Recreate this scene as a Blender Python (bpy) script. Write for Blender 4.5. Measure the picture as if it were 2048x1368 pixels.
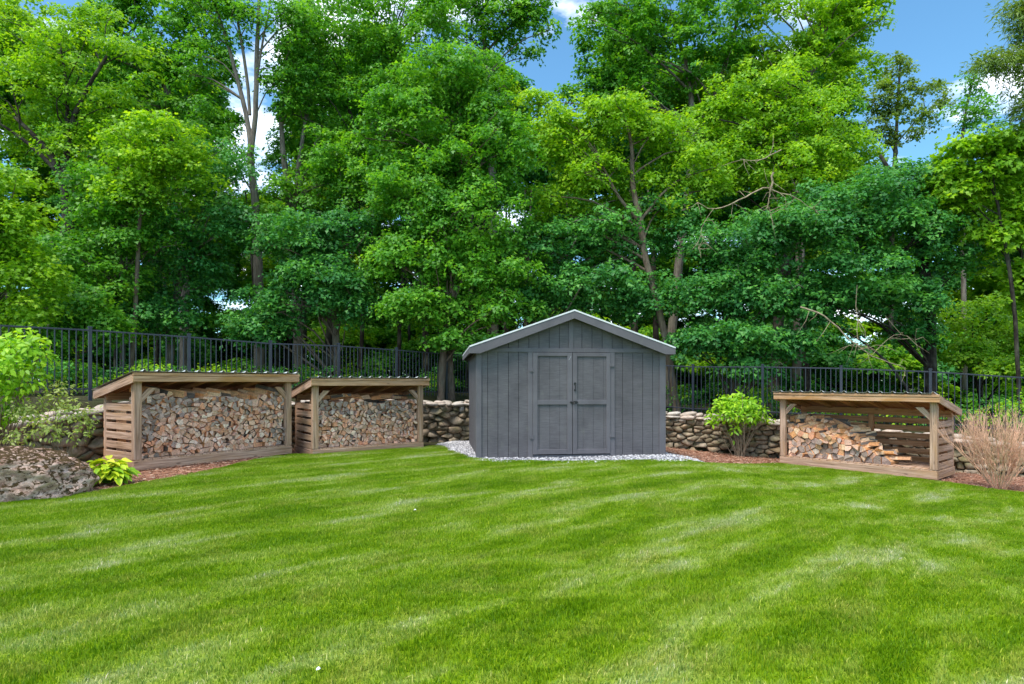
import bpy, bmesh, math, random
import numpy as np
from mathutils import Vector, Matrix, noise
random.seed(7); rng = np.random.default_rng(7)
R = math.radians
scene = bpy.context.scene
C = scene.collection
for o in list(bpy.data.objects): bpy.data.objects.remove(o)

# ---------------------------------------------------------------- camera
EYE, FPX, HOR, CX = 1.5, 1200.0, 765.0, 1024.0
cam_d = bpy.data.cameras.new('camera'); cam = bpy.data.objects.new('camera', cam_d); C.objects.link(cam)
cam.location = (0, 0, EYE); cam.rotation_euler = (R(90), 0, 0)
cam_d.sensor_width = 36; cam_d.lens = 36*FPX/2048
cam_d.shift_y = (HOR-684)/2048
cam_d.clip_end = 2000; cam_d.clip_start = 0.05
scene.camera = cam

# ---------------------------------------------------------------- world, sun, exposure
SUN_EL, SUN_AZ = R(64), R(-140)      # azimuth from +Y clockwise: the sun stands behind the camera, to its left
w = bpy.data.worlds.new('World'); scene.world = w; w.use_nodes = True
nt = w.node_tree; nt.nodes.clear()
def wn(t): return nt.nodes.new(t)
out = wn('ShaderNodeOutputWorld'); bg = wn('ShaderNodeBackground'); sky = wn('ShaderNodeTexSky')
sky.sky_type = 'NISHITA'; sky.sun_disc = False; sky.sun_elevation = SUN_EL; sky.sun_rotation = SUN_AZ
sky.air_density = 1.0; sky.dust_density = 0.2; sky.ozone_density = 1.7
tc = wn('ShaderNodeTexCoord'); mp = wn('ShaderNodeMapping'); mp.inputs['Scale'].default_value = (1.0, 1.0, 2.6)
mp.inputs['Location'].default_value = (0.35, 0.2, 0.0)
n1 = wn('ShaderNodeTexNoise'); n1.inputs['Scale'].default_value = 3.1; n1.inputs['Detail'].default_value = 7; n1.inputs['Roughness'].default_value = .58
cr = wn('ShaderNodeValToRGB'); cr.color_ramp.elements[0].position = .50; cr.color_ramp.elements[1].position = .68
mx = wn('ShaderNodeMix'); mx.data_type = 'RGBA'
mx.inputs['B'].default_value = (11.0, 11.2, 11.6, 1)
nt.links.new(tc.outputs['Generated'], mp.inputs['Vector']); nt.links.new(mp.outputs[0], n1.inputs['Vector'])
nt.links.new(n1.outputs['Fac'], cr.inputs[0]); nt.links.new(cr.outputs[0], mx.inputs['Factor'])
tn = wn('ShaderNodeMix'); tn.data_type = 'RGBA'; tn.blend_type = 'MULTIPLY'; tn.inputs['Factor'].default_value = 1; tn.inputs['B'].default_value = (.55, .84, .89, 1)
nt.links.new(sky.outputs[0], tn.inputs['A']); nt.links.new(tn.outputs['Result'], mx.inputs['A']); nt.links.new(mx.outputs['Result'], bg.inputs['Color'])
bg.inputs['Strength'].default_value = 0.115
nt.links.new(bg.outputs[0], out.inputs[0])
sd = bpy.data.lights.new('sun', 'SUN'); so = bpy.data.objects.new('sun', sd); C.objects.link(so)
sd.energy = 2.0; sd.angle = R(26); sd.color = (1, .95, .87)
sv = Vector((math.sin(SUN_AZ)*math.cos(SUN_EL), math.cos(SUN_AZ)*math.cos(SUN_EL), math.sin(SUN_EL)))
so.rotation_euler = sv.to_track_quat('Z', 'Y').to_euler(); so.location = sv*40
scene.view_settings.view_transform = 'Standard'; scene.view_settings.look = 'None'
scene.view_settings.exposure = 1.32; scene.view_settings.gamma = 1; scene.view_settings.use_curve_mapping = False
scene.render.engine = 'CYCLES'
scene.cycles.max_bounces = 8; scene.cycles.diffuse_bounces = 6; scene.cycles.glossy_bounces = 2; scene.cycles.transmission_bounces = 4
scene.cycles.use_denoising = True

def at(px, py, Y): return Vector(((px-CX)/FPX*Y, Y, EYE-(py-HOR)/FPX*Y))

# ---------------------------------------------------------------- objects helpers
def tag(o, label=None, cat=None, group=None, kind=None):
    if label: o['label'] = label
    if cat: o['category'] = cat
    if group: o['group'] = group
    if kind: o['kind'] = kind
    return o
def empty(name, loc=(0,0,0), rz=0, label=None, cat=None, group=None):
    o = bpy.data.objects.new(name, None); C.objects.link(o); o.location = loc; o.rotation_euler = (0,0,rz)
    o.empty_display_size = .1
    return tag(o, label, cat, group)
def link_mesh(name, me, mat=None, parent=None, loc=None):
    o = bpy.data.objects.new(name, me); C.objects.link(o)
    if mat is not None:
        for m in (mat if isinstance(mat, (list, tuple)) else [mat]):
            if me.materials.find(m.name) < 0: me.materials.append(m)
    if parent: o.parent = parent
    if loc is not None: o.location = loc
    return o
def mesh_np(name, V, F, mats=None, smooth=False, attrs=None, midx=None):
    """V (n,3), F list of lists or an (m,k) array"""
    me = bpy.data.meshes.new(name)
    V = np.asarray(V, dtype=np.float32)
    if isinstance(F, np.ndarray):
        m, k = F.shape
        me.vertices.add(len(V)); me.vertices.foreach_set('co', V.ravel())
        me.loops.add(m*k); me.loops.foreach_set('vertex_index', F.astype(np.int32).ravel())
        me.polygons.add(m); me.polygons.foreach_set('loop_start', np.arange(0, m*k, k, dtype=np.int32))
        me.polygons.foreach_set('loop_total', np.full(m, k, dtype=np.int32))
        me.update(calc_edges=True)
    else:
        me.from_pydata([tuple(v) for v in V], [], F)
    if attrs:
        for nm, (dom, typ, data) in attrs.items():
            a = me.attributes.new(nm, typ, dom)
            key = {'FLOAT':'value','FLOAT_VECTOR':'vector','FLOAT_COLOR':'color'}[typ]
            a.data.foreach_set(key, np.asarray(data, dtype=np.float32).ravel())
    if midx is not None: me.polygons.foreach_set('material_index', np.asarray(midx, dtype=np.int32))
    if smooth: me.polygons.foreach_set('use_smooth', np.ones(len(me.polygons), dtype=bool))
    me.update()
    return me

# ---------------------------------------------------------------- materials
class MT:
    def __init__(s, name):
        s.m = bpy.data.materials.new(name); s.m.use_nodes = True; s.t = s.m.node_tree; s.t.nodes.clear()
        s.out = s.n('ShaderNodeOutputMaterial'); s.p = s.n('ShaderNodeBsdfPrincipled'); s.l(s.p.outputs[0], s.out.inputs[0])
    def n(s, t, **k):
        x = s.t.nodes.new(t)
        for a, b in k.items():
            if a in x.inputs: x.inputs[a].default_value = b
            else: setattr(x, a, b)
        return x
    def l(s, a, b): s.t.links.new(a, b)
    def noise(s, vec, scale, detail=4, rough=.55, dist=0):
        x = s.n('ShaderNodeTexNoise', Scale=scale, Detail=detail, Roughness=rough, Distortion=dist)
        if vec is not None: s.l(vec, x.inputs['Vector'])
        return x.outputs['Fac']
    def mapv(s, vec, sc, loc=(0,0,0), rot=(0,0,0)):
        x = s.n('ShaderNodeMapping', Scale=sc, Location=loc, Rotation=rot); s.l(vec, x.inputs['Vector']); return x.outputs[0]
    def ramp(s, f, stops):
        x = s.n('ShaderNodeValToRGB'); e = x.color_ramp.elements
        while len(e) < len(stops): e.new(.5)
        for i, (p, c) in enumerate(stops): e[i].position = p; e[i].color = (c[0], c[1], c[2], 1) if hasattr(c, '__len__') else (c, c, c, 1)
        s.l(f, x.inputs[0]); return x.outputs[0]
    def mix(s, f, a, b, mode='MIX'):
        x = s.n('ShaderNodeMix'); x.data_type = 'RGBA'; x.blend_type = mode
        for v, i in ((f, 'Factor'), (a, 'A'), (b, 'B')):
            if isinstance(v, (int, float)):
                x.inputs[i].default_value = v if i == 'Factor' else (v, v, v, 1)
            elif isinstance(v, tuple): x.inputs[i].default_value = (*v, 1)
            else: s.l(v, x.inputs[i])
        return x.outputs['Result']
    def math(s, op, a, b=0.0):
        x = s.n('ShaderNodeMath'); x.operation = op
        for v, i in ((a, 0), (b, 1)):
            if isinstance(v, (int, float)): x.inputs[i].default_value = v
            else: s.l(v, x.inputs[i])
        return x.outputs[0]
    def bump(s, h, strength=.5, dist=.01):
        x = s.n('ShaderNodeBump', Strength=strength, Distance=dist); s.l(h, x.inputs['Height']); s.l(x.outputs[0], s.p.inputs['Normal'])
    def pos(s): return s.n('ShaderNodeNewGeometry').outputs['Position']
    def attr(s, nm): return s.n('ShaderNodeAttribute', attribute_name=nm)
    def col(s, c):
        if isinstance(c, tuple): s.p.inputs['Base Color'].default_value = (*c, 1)
        else: s.l(c, s.p.inputs['Base Color'])
    def rough(s, r, spec=.3): s.p.inputs['Roughness'].default_value = r; s.p.inputs['Specular IOR Level'].default_value = spec

def wood_mat(name, dark, mid, light, warm, warm_amt=.5):
    m = MT(name); gc = m.attr('gc').outputs['Vector']
    g = m.noise(m.mapv(gc, (1.3, 34, 34)), 1.0, 6, .65, .6)
    big = m.noise(m.mapv(gc, (.8, 5, 5)), 1.3, 4, .55, 1.0)
    c = m.ramp(g, [(.30, dark), (.47, mid), (.68, light)])
    wm = m.ramp(big, [(.46, 0.0), (.66, warm_amt)])
    c = m.mix(wm, c, m.mix(g, tuple(x*.55 for x in warm), warm))
    knots = m.n('ShaderNodeTexVoronoi', Scale=1.0); m.l(m.mapv(gc, (2.3, 8, 8)), knots.inputs['Vector'])
    kf = m.ramp(knots.outputs['Distance'], [(.05, 1.0), (.13, 0.0)])
    c = m.mix(kf, c, tuple(x*.4 for x in mid))
    m.col(c); m.rough(.85, .2); m.bump(g, .55, .004)
    return m.m
M = {}
M['wood_grey'] = wood_mat('weathered_grey_wood', (.13,.08,.05), (.43,.27,.185), (.66,.46,.34), (.56,.31,.14), .6)
M['wood_warm'] = wood_mat('weathered_warm_wood', (.15,.08,.04), (.49,.28,.155), (.68,.44,.27), (.58,.29,.10), .9)
M['wood_inner'] = wood_mat('brown_unweathered_wood', (.14,.07,.035), (.42,.20,.10), (.54,.30,.16), (.46,.21,.07), .7)
def mk():
    m = MT('corrugated_metal'); p = m.pos()
    n = m.noise(p, 6, 5, .6); m.col(m.ramp(n, [(.35, (.50,.49,.47)), (.6, (.74,.74,.73))])); m.rough(.38, .5); m.p.inputs['Metallic'].default_value = .35
    return m.m
M['metal_roof'] = mk()
def mk():
    m = MT('white_roof_metal'); m.col(m.ramp(m.noise(m.pos(), 5, 4), [(.3, (.66,.66,.65)), (.7, (.8,.8,.79))])); m.rough(.45, .4); return m.m
M['white_roof'] = mk()
def shed_paint(name, saw):
    m = MT(name); p = m.pos()
    rnd = m.n('ShaderNodeObjectInfo').outputs['Random']
    blotch = m.noise(p, 2.2, 5, .6)
    saws = m.noise(m.mapv(p, (5, 5, 130)), 1.0, 4, .7) if saw else m.noise(m.mapv(p, (60, 60, 4)), 1.0, 4, .6)
    c = m.ramp(blotch, [(.3, (.103,.094,.100)), (.7, (.155,.142,.150))])
    c = m.mix(.45, c, m.ramp(saws, [(.35, (.25,.25,.25)), (.6, (1,1,1))]), 'MULTIPLY') if saw else c
    c = m.mix(m.math('MULTIPLY', rnd, .2), c, (.165,.158,.165))
    if not saw: c = m.mix(1.0, c, (1.0,1.0,1.02), 'MULTIPLY')
    dirt = m.ramp(m.noise(m.mapv(p, (3,3,1.2)), 2.0, 5, .6), [(.60, 0.0), (.78, .4)])
    c = m.mix(dirt, c, (.19,.185,.165))
    m.col(c); m.rough(.8, .25); m.bump(saws, .5, .004); return m.m
M['siding'] = shed_paint('grey_painted_siding', True)
M['trim'] = shed_paint('grey_painted_trim', False)
def simple(name, c, r=.6, spec=.3, var=.25, sc=14, metal=0):
    m = MT(name); n = m.noise(m.pos(), sc, 5, .6)
    m.col(m.ramp(n, [(.3, tuple(x*(1-var) for x in c)), (.7, tuple(min(1, x*(1+var)) for x in c))])); m.rough(r, spec); m.p.inputs['Metallic'].default_value = metal
    return m.m
M['black_metal'] = simple('black_hardware', (.012,.012,.013), .45, .5)
M['fence'] = simple('black_powder_coat', (.020,.024,.036), .38, .5, .3, 9)
M['dark_gap'] = simple('dark_void', (.01,.01,.01), .9, .1)
def mk():
    m = MT('stone'); g = m.n('ShaderNodeTexCoord').outputs['Object']; rnd = m.n('ShaderNodeObjectInfo').outputs['Random']
    p = m.pos(); n = m.noise(p, 9, 6, .65); f = m.noise(p, 45, 5, .7)
    base = m.ramp(rnd, [(0.0, (.35,.26,.17)), (.25, (.50,.39,.28)), (.45, (.25,.19,.12)), (.62, (.56,.39,.26)), (.8, (.42,.34,.26)), (1.0, (.43,.28,.16))])
    c = m.mix(m.ramp(n, [(.38, 0.0), (.6, .75)]), base, (.15,.125,.08))
    c = m.mix(m.ramp(f, [(.55, 0.0), (.7, .55)]), c, (.52,.48,.42))
    moss = m.ramp(m.noise(p, 2.2, 5, .6), [(.50, 0.0), (.62, .6)])
    c = m.mix(moss, c, (.15,.15,.055))
    m.col(c); m.rough(.92, .15); m.bump(m.mix(.5, n, f), .8, .02); return m.m
M['stone'] = mk()
def mk():
    m = MT('cap_stone'); rnd = m.n('ShaderNodeObjectInfo').outputs['Random']
    p = m.pos(); n = m.noise(p, 8, 6, .65); f = m.noise(p, 40, 5, .7)
    base = m.ramp(rnd, [(0.0, (.52,.43,.35)), (.3, (.62,.48,.39)), (.6, (.42,.35,.28)), (1.0, (.60,.53,.46))])  # paler than the wall face: lichen, and sunlit tops put into the colour
    c = m.mix(m.ramp(n, [(.45, 0.0), (.65, .6)]), base, (.20,.165,.125))
    c = m.mix(m.ramp(f, [(.58, 0.0), (.72, .5)]), c, (.62,.58,.52))
    m.col(c); m.rough(.92, .15); m.bump(m.mix(.5, n, f), .8, .02); return m.m
M['cap_stone'] = mk()
def mk():
    m = MT('boulder_rock'); p = m.pos(); q = m.mapv(p, (1.0, 1.0, 1.9), rot=(0, R(35), 0))
    n = m.noise(q, 5, 8, .68, .6); f = m.noise(p, 30, 6, .7)
    c = m.ramp(n, [(.30, (.10,.06,.04)), (.42, (.36,.22,.165)), (.54, (.60,.41,.325)), (.75, (.82,.61,.51))])
    c = m.mix(m.ramp(f, [(.3, .5), (.5, 0.0)]), c, (.17,.14,.12))
    nz = m.n('ShaderNodeSeparateXYZ'); m.l(m.n('ShaderNodeNewGeometry').outputs['Normal'], nz.inputs[0])
    mo = m.math('ADD', m.noise(m.mapv(p, (1,1,1.6), rot=(0,R(40),0)), 14, 7, .75, .3), m.math('MULTIPLY', nz.outputs['Z'], .11))
    c = m.mix(m.ramp(mo, [(.535, 0.0), (.56, .97)]), c, m.mix(m.noise(p, 11, 3), (.030,.016,.009), (.085,.055,.014)))
    m.col(c); m.rough(.93, .12); m.bump(m.mix(.45, n, f), .9, .035); return m.m
M['boulder'] = mk()
def mk():
    m = MT('firewood'); a = m.attr('tint'); gc = m.attr('gc').outputs['Vector']; p = m.pos()
    n = m.noise(m.mapv(gc, (3, 45, 45)), 1, 5, .6); f = m.noise(p, 30, 5, .7)
    c = m.mix(.75, a.outputs['Color'], m.ramp(n, [(.3, .45), (.52, 1.0)]), 'MULTIPLY')
    c = m.mix(.6, c, m.ramp(f, [(.35, .4), (.55, 1.05)]), 'MULTIPLY')
    m.col(c); m.rough(.9, .15); m.bump(n, .5, .005); return m.m
M['firewood'] = mk()
def leaf_mat(name, dark, mid, light, trans=.35, tcol=None):
    m = MT(name); a = m.attr('tint').outputs['Fac']
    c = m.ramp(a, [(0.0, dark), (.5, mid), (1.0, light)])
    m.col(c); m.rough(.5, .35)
    tr = m.n('ShaderNodeBsdfTranslucent'); tcn = m.mix(1.0, c, tcol or (1.5, 1.45, .5), 'MULTIPLY'); m.l(tcn, tr.inputs[0])
    mxs = m.n('ShaderNodeMixShader'); mxs.inputs[0].default_value = trans
    m.l(m.p.outputs[0], mxs.inputs[1]); m.l(tr.outputs[0], mxs.inputs[2]); m.l(mxs.outputs[0], m.out.inputs[0])
    return m.m
M['leaf0'] = leaf_mat('maple_leaf_bright', (.115,.29,.012), (.215,.43,.016), (.45,.66,.030), .45)
M['leaf1'] = leaf_mat('maple_leaf_mid', (.050,.200,.020), (.110,.330,.024), (.27,.54,.032), .43)
M['leaf2'] = leaf_mat('maple_leaf_deep', (.028,.155,.040), (.062,.250,.046), (.16,.43,.055), .38)
M['leaf3'] = leaf_mat('olive_leaf', (.085,.165,.03), (.16,.27,.04), (.28,.40,.07), .4)
M['hydrangea'] = leaf_mat('hydrangea_leaf', (.09,.24,.010), (.25,.50,.014), (.50,.72,.035), .38)
M['spirea'] = leaf_mat('pale_shrub_leaf', (.13,.20,.03), (.27,.35,.07), (.46,.50,.16), .35)
M['hosta'] = leaf_mat('hosta_leaf', (.14,.36,.014), (.55,.66,.02), (.85,.80,.08), .25)
def bark(name, a, b, sc=1):
    m = MT(name); p = m.pos(); n = m.noise(m.mapv(p, (9*sc, 9*sc, 1.6*sc)), 1.6, 7, .7); l = m.noise(p, 2.4, 4, .6)
    c = m.ramp(n, [(.32, a), (.62, b)]); c = m.mix(m.ramp(l, [(.45, 0.0), (.65, .45)]), c, (.17,.17,.12))
    m.col(c); m.rough(.92, .12); m.bump(n, .8, .03); return m.m
M['bark_grey'] = bark('grey_bark', (.07,.055,.045), (.24,.20,.165))
M['bark_brown'] = bark('brown_bark', (.055,.038,.026), (.19,.14,.10))
M['bark_dark'] = bark('dark_bark', (.010,.008,.007), (.045,.034,.028))
M['dead_wood'] = simple('pale_dead_wood', (.33,.26,.17), .9, .1, .5)
M['twig'] = simple('bare_tan_twig', (.62,.37,.245), .85, .15, .35, 8)
M['stem'] = simple('shrub_stem', (.26,.20,.14), .9, .15, .3, 10)
def mk():
    m = MT('mulch'); p = m.pos(); n = m.noise(p, 60, 5, .7); b = m.noise(p, 3, 4)
    c = m.ramp(n, [(.3, (.10,.045,.028)), (.5, (.32,.155,.10)), (.7, (.48,.28,.19))])
    m.col(m.mix(m.ramp(b, [(.4, 0.0), (.7, .35)]), c, (.14,.07,.045))); m.rough(.95, .1); m.bump(n, .9, .02); return m.m
M['mulch'] = mk()
def mk():
    m = MT('mulch_chip'); a = m.attr('tint').outputs['Fac']
    m.col(m.ramp(a, [(0.0, (.12,.05,.028)), (.4, (.35,.165,.10)), (.8, (.50,.28,.19)), (1.0, (.55,.42,.32))])); m.rough(.95, .1); return m.m
M['chip'] = mk()
def mk():
    m = MT('gravel_stone'); a = m.attr('tint').outputs['Fac']
    m.col(m.ramp(a, [(0.0, (.17,.16,.17)), (.3, (.33,.32,.33)), (.7, (.50,.48,.49)), (1.0, (.74,.72,.71))])); m.rough(.85, .2); return m.m
M['gravel'] = mk()
M['gravel_base'] = simple('gravel_bed', (.20,.19,.20), .95, .1, .5, 60)
def mk():
    m = MT('forest_floor'); p = m.pos(); n = m.noise(p, 5, 6, .7); f = m.noise(p, 30, 4, .7)
    c = m.ramp(n, [(.3, (.035,.027,.016)), (.55, (.055,.06,.018)), (.7, (.06,.11,.02))])
    m.col(m.mix(f, c, (.06,.05,.03))); m.rough(.95, .1); m.bump(f, .8, .05); return m.m
M['forest'] = mk()
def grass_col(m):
    """colour of the lawn at a place: sheen of the mowing bands painted in, and pale, dry and rich patches of the grass itself"""
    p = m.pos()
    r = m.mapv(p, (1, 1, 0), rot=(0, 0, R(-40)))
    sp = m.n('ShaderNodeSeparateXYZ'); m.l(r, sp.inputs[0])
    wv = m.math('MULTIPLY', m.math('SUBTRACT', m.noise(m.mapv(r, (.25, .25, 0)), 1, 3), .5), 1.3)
    band = m.math('MULTIPLY', m.math('SINE', m.math('MULTIPLY', m.math('ADD', sp.outputs['Y'], wv), 4.4)), .06)  # sheen of blades leaning with the mower, put into the colour as bands
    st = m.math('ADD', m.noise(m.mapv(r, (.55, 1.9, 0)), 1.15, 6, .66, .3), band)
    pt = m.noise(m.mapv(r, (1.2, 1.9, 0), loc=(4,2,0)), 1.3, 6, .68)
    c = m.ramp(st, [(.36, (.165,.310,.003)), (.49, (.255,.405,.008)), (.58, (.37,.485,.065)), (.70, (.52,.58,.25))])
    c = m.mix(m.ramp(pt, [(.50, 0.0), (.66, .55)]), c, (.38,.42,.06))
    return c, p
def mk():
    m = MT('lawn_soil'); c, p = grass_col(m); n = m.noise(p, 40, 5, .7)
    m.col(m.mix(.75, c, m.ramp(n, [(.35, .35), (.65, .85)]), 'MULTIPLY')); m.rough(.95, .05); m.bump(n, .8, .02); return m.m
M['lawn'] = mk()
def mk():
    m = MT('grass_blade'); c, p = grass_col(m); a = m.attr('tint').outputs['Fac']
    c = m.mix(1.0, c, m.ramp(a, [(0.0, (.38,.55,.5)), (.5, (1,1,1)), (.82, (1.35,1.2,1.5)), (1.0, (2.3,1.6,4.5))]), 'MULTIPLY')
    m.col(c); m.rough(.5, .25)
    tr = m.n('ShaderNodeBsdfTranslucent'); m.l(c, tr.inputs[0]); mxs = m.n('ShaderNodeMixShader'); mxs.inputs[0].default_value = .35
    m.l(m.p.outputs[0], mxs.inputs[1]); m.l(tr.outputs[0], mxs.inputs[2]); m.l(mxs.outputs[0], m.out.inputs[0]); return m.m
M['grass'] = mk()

# ---------------------------------------------------------------- terrain
WALL_L = [(-8.6,6.5), (-8.35,8.6), (-8.25,10.2), (-7.55,11.5), (-5.0,13.9), (-2.9,15.6), (-1.2,16.4), (.6,17.0)]
WALL_R = [(.6,17.0), (2.6,16.2), (4.18,15.95), (5.83,15.5), (6.73,15.07), (8.21,14.16), (9.9,13.13), (10.75,12.6), (13.0,11.2)]
WALL = np.array(WALL_L + WALL_R[1:])
def wall_dist(x, y):
    """signed distance to the wall's face line, positive behind it (vectorised)"""
    P = np.stack([x, y], -1); best = np.full(x.shape, 1e9); sg = np.ones(x.shape)
    for a, b in zip(WALL[:-1], WALL[1:]):
        d = b-a; t = np.clip(((P-a)@d)/(d@d), 0, 1); q = a+t[..., None]*d; v = P-q; dd = np.hypot(v[..., 0], v[..., 1])
        s = np.sign(d[0]*v[..., 1]-d[1]*v[..., 0]); m_ = dd < best-1e-9
        best = np.where(m_, dd, best); sg = np.where(m_, s, sg)
    return best*sg
def h_front(x, y):
    x = np.asarray(x, float); y = np.asarray(y, float)
    r = np.where(x > 3.2, -.5*(1-np.exp(-(np.maximum(x, 3.2)-3.2)/2.5)), 0)
    k = np.clip((y-3)/6, 0, 1); k = k*k*(3-2*k)
    return r*(.35+.65*k) - .02*np.clip(y-12, 0, 6) + .012*np.sin(x*1.3+.7)*np.sin(y*.9)
def h_back(x, y):
    b = np.interp(x, [-30, -9, -2, 5.1, 9.8, 11.3, 30], [1.2, 1.13, 1.0, .52, .34, .16, -.1])
    return b + .06*np.sin(x*.8)*np.cos(y*.7) + .01*np.clip(y-18, 0, 60)
def hgt(x, y):
    x = np.asarray(x, float); y = np.asarray(y, float)
    d = wall_dist(x, y); t = np.clip((d-.16)/.22, 0, 1)
    return h_front(x, y)*(1-t) + h_back(x, y)*t
def hz(x, y): return float(hgt(np.array([x]), np.array([y]))[0])

def grid_mesh(name, xs, ys, fz):
    X, Y = np.meshgrid(xs, ys); Z = fz(X, Y); nx, ny = len(xs), len(ys)
    V = np.stack([X, Y, Z], -1).reshape(-1, 3)
    i = np.arange(nx*ny).reshape(ny, nx)
    F = np.stack([i[:-1, :-1], i[:-1, 1:], i[1:, 1:], i[1:, :-1]], -1).reshape(-1, 4)
    return mesh_np(name, V, F, smooth=True)
xs = np.concatenate([-np.geomspace(400, 14.5, 26), np.arange(-14, 14.01, .2), np.geomspace(14.5, 400, 26)])
ys = np.concatenate([-np.geomspace(60, 1.5, 10), np.arange(-1, 24, .2), np.geomspace(24.5, 900, 30)])
tag(link_mesh('ground', grid_mesh('ground', xs, ys, hgt), M['forest']), 'leafy forest floor behind the wall and under the trees', kind='structure')

EDGE = np.array([(-14,2.4), (-8,5.3), (-6.27,7.30), (-5.6,8.12), (-5.02,10.0), (-4.90,11.6), (-4.55,12.45), (-4.0,12.47), (-2.15,14.0), (-1.85,14.5), (-1.66,14.3), (-1.3,12.95), (-.78,11.62),
                 (-.2,11.32), (1.2,11.25), (3.0,11.32), (3.7,11.6), (4.4,12.3), (5.2,13.0), (6.08,13.72), (6.9,12.95), (8.2,11.42), (8.9,10.4), (14,4.5)])
def lawn_y(x): return np.interp(x, EDGE[:, 0], EDGE[:, 1])
def wall_y(x): return np.interp(x, WALL[:, 0], WALL[:, 1])
def strip(name, x0, x1, fy0, fy1, off, nv, mat, label, dx=.06):
    xs_ = np.arange(x0, x1+dx/2, dx); v = np.linspace(0, 1, nv)
    X = np.tile(xs_, (nv, 1)); Y0 = fy0(xs_); Y1 = np.maximum(fy1(xs_), Y0+.01); Y = Y0+(Y1-Y0)*v[:, None]
    Z = h_front(X, Y)+off
    V = np.stack([X, Y, Z], -1).reshape(-1, 3); i = np.arange(len(V)).reshape(nv, -1)
    F = np.stack([i[:-1, :-1], i[:-1, 1:], i[1:, 1:], i[1:, :-1]], -1).reshape(-1, 4)
    return tag(link_mesh(name, mesh_np(name, V, F, smooth=True), mat), label, kind='structure')
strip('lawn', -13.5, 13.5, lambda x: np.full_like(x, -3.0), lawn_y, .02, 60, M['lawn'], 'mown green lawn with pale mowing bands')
strip('mulch_bed', -8.2, -4.0, lawn_y, lambda x: wall_y(x)+.1, .012, 30, M['mulch'], 'brown mulch bed beside the left woodshed')
strip('mulch_bed', 3.0, 12.5, lawn_y, lambda x: wall_y(x)+.1, .012, 30, M['mulch'], 'red brown mulch bed right of the grey shed')
def gravel_back(x): return np.interp(x, [-1.9, -1.6, -.6, 3.2, 3.8], [14.9, 15.9, 16.2, 15.6, 11.9])
strip('gravel_bed', -1.84, 3.72, lawn_y, gravel_back, .016, 40, M['gravel_base'], 'pale grey gravel bed round the grey shed')

# gravel stones: tiny, uncountable
def scatter_mesh(name, P, size, base_v, base_f, tint, yaw=True, tilt=.0, squash=None):
    n = len(P); a = rng.uniform(0, 2*np.pi, n); ca, sa = np.cos(a), np.sin(a)
    bv = np.asarray(base_v, float); k = len(bv)
    V = np.tile(bv, (n, 1, 1))
    V = V*(1+rng.normal(0, .22, (n, k, 1)).clip(-.5, .5))
    if squash is not None: V = V*rng.uniform(squash[0], squash[1], (n, 1, 3))
    if tilt:
        b = rng.normal(0, tilt, n); cb, sb = np.cos(b), np.sin(b)
        y = V[..., 1]*cb[:, None]-V[..., 2]*sb[:, None]; z = V[..., 1]*sb[:, None]+V[..., 2]*cb[:, None]; V = np.stack([V[..., 0], y, z], -1)
    x = V[..., 0]*ca[:, None]-V[..., 1]*sa[:, None]; y = V[..., 0]*sa[:, None]+V[..., 1]*ca[:, None]
    V = np.stack([x, y, V[..., 2]], -1)*np.asarray(size).reshape(-1, 1, 1) + P[:, None, :]
    bf = np.asarray(base_f); F = bf[None]+np.arange(n)[:, None, None]*k
    return mesh_np(name, V.reshape(-1, 3), F.reshape(-1, bf.shape[1]), attrs={'tint': ('FACE', 'FLOAT', np.repeat(tint, len(bf)))})
OCT_V = [(1,0,0), (0,1,0), (-1,0,0), (0,-1,0), (0,0,.7), (0,0,-.7)]
OCT_F = [(0,1,4), (1,2,4), (2,3,4), (3,0,4), (1,0,5), (2,1,5), (3,2,5), (0,3,5)]
N = 21000
gx = rng.uniform(-1.86, 3.74, N); gy = lawn_y(gx)+rng.uniform(-.05, 1, N)*(gravel_back(gx)-lawn_y(gx))
keep = ~((gx > -.55) & (gx < 3.0) & (gy > 12.2)); keep &= ~((gx > 3.1) & (gy > 12.6)); gx, gy = gx[keep], gy[keep]
P = np.stack([gx, gy, h_front(gx, gy)+.022+rng.uniform(0, .012, len(gx))], -1)
tag(link_mesh('gravel', scatter_mesh('gravel', P, rng.uniform(.012, .027, len(gx)), OCT_V, OCT_F, rng.uniform(0, 1, len(gx)), squash=(.7, 1.3), tilt=.5), M['gravel']),
    'loose pale grey gravel spread round the foot of the grey shed', 'gravel', kind='stuff')
# mulch chips
def chips(n, x0, x1):
    x = rng.uniform(x0, x1, n); y0 = lawn_y(x)-.06; y = y0+rng.uniform(0, 1, n)**1.6*(wall_y(x)+.15-y0)
    P = np.stack([x, y, h_front(x, y)+.02+rng.uniform(0, .018, n)], -1)
    return P
P = np.concatenate([chips(17000, -8.2, -4.85), chips(21000, 3.3, 11.5)])
CH_V = [(-1,-.3,0), (1,-.22,.1), (1,.25,.12), (-1,.28,0)]
tag(link_mesh('mulch_chips', scatter_mesh('mulch_chips', P, rng.uniform(.010, .028, len(P)), CH_V, [(0,1,2,3)], rng.uniform(0, 1, len(P)), tilt=.5, squash=(.6, 1.3)), M['chip']),
    'shredded red brown mulch chips lying on the beds', 'mulch', kind='stuff')

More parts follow.
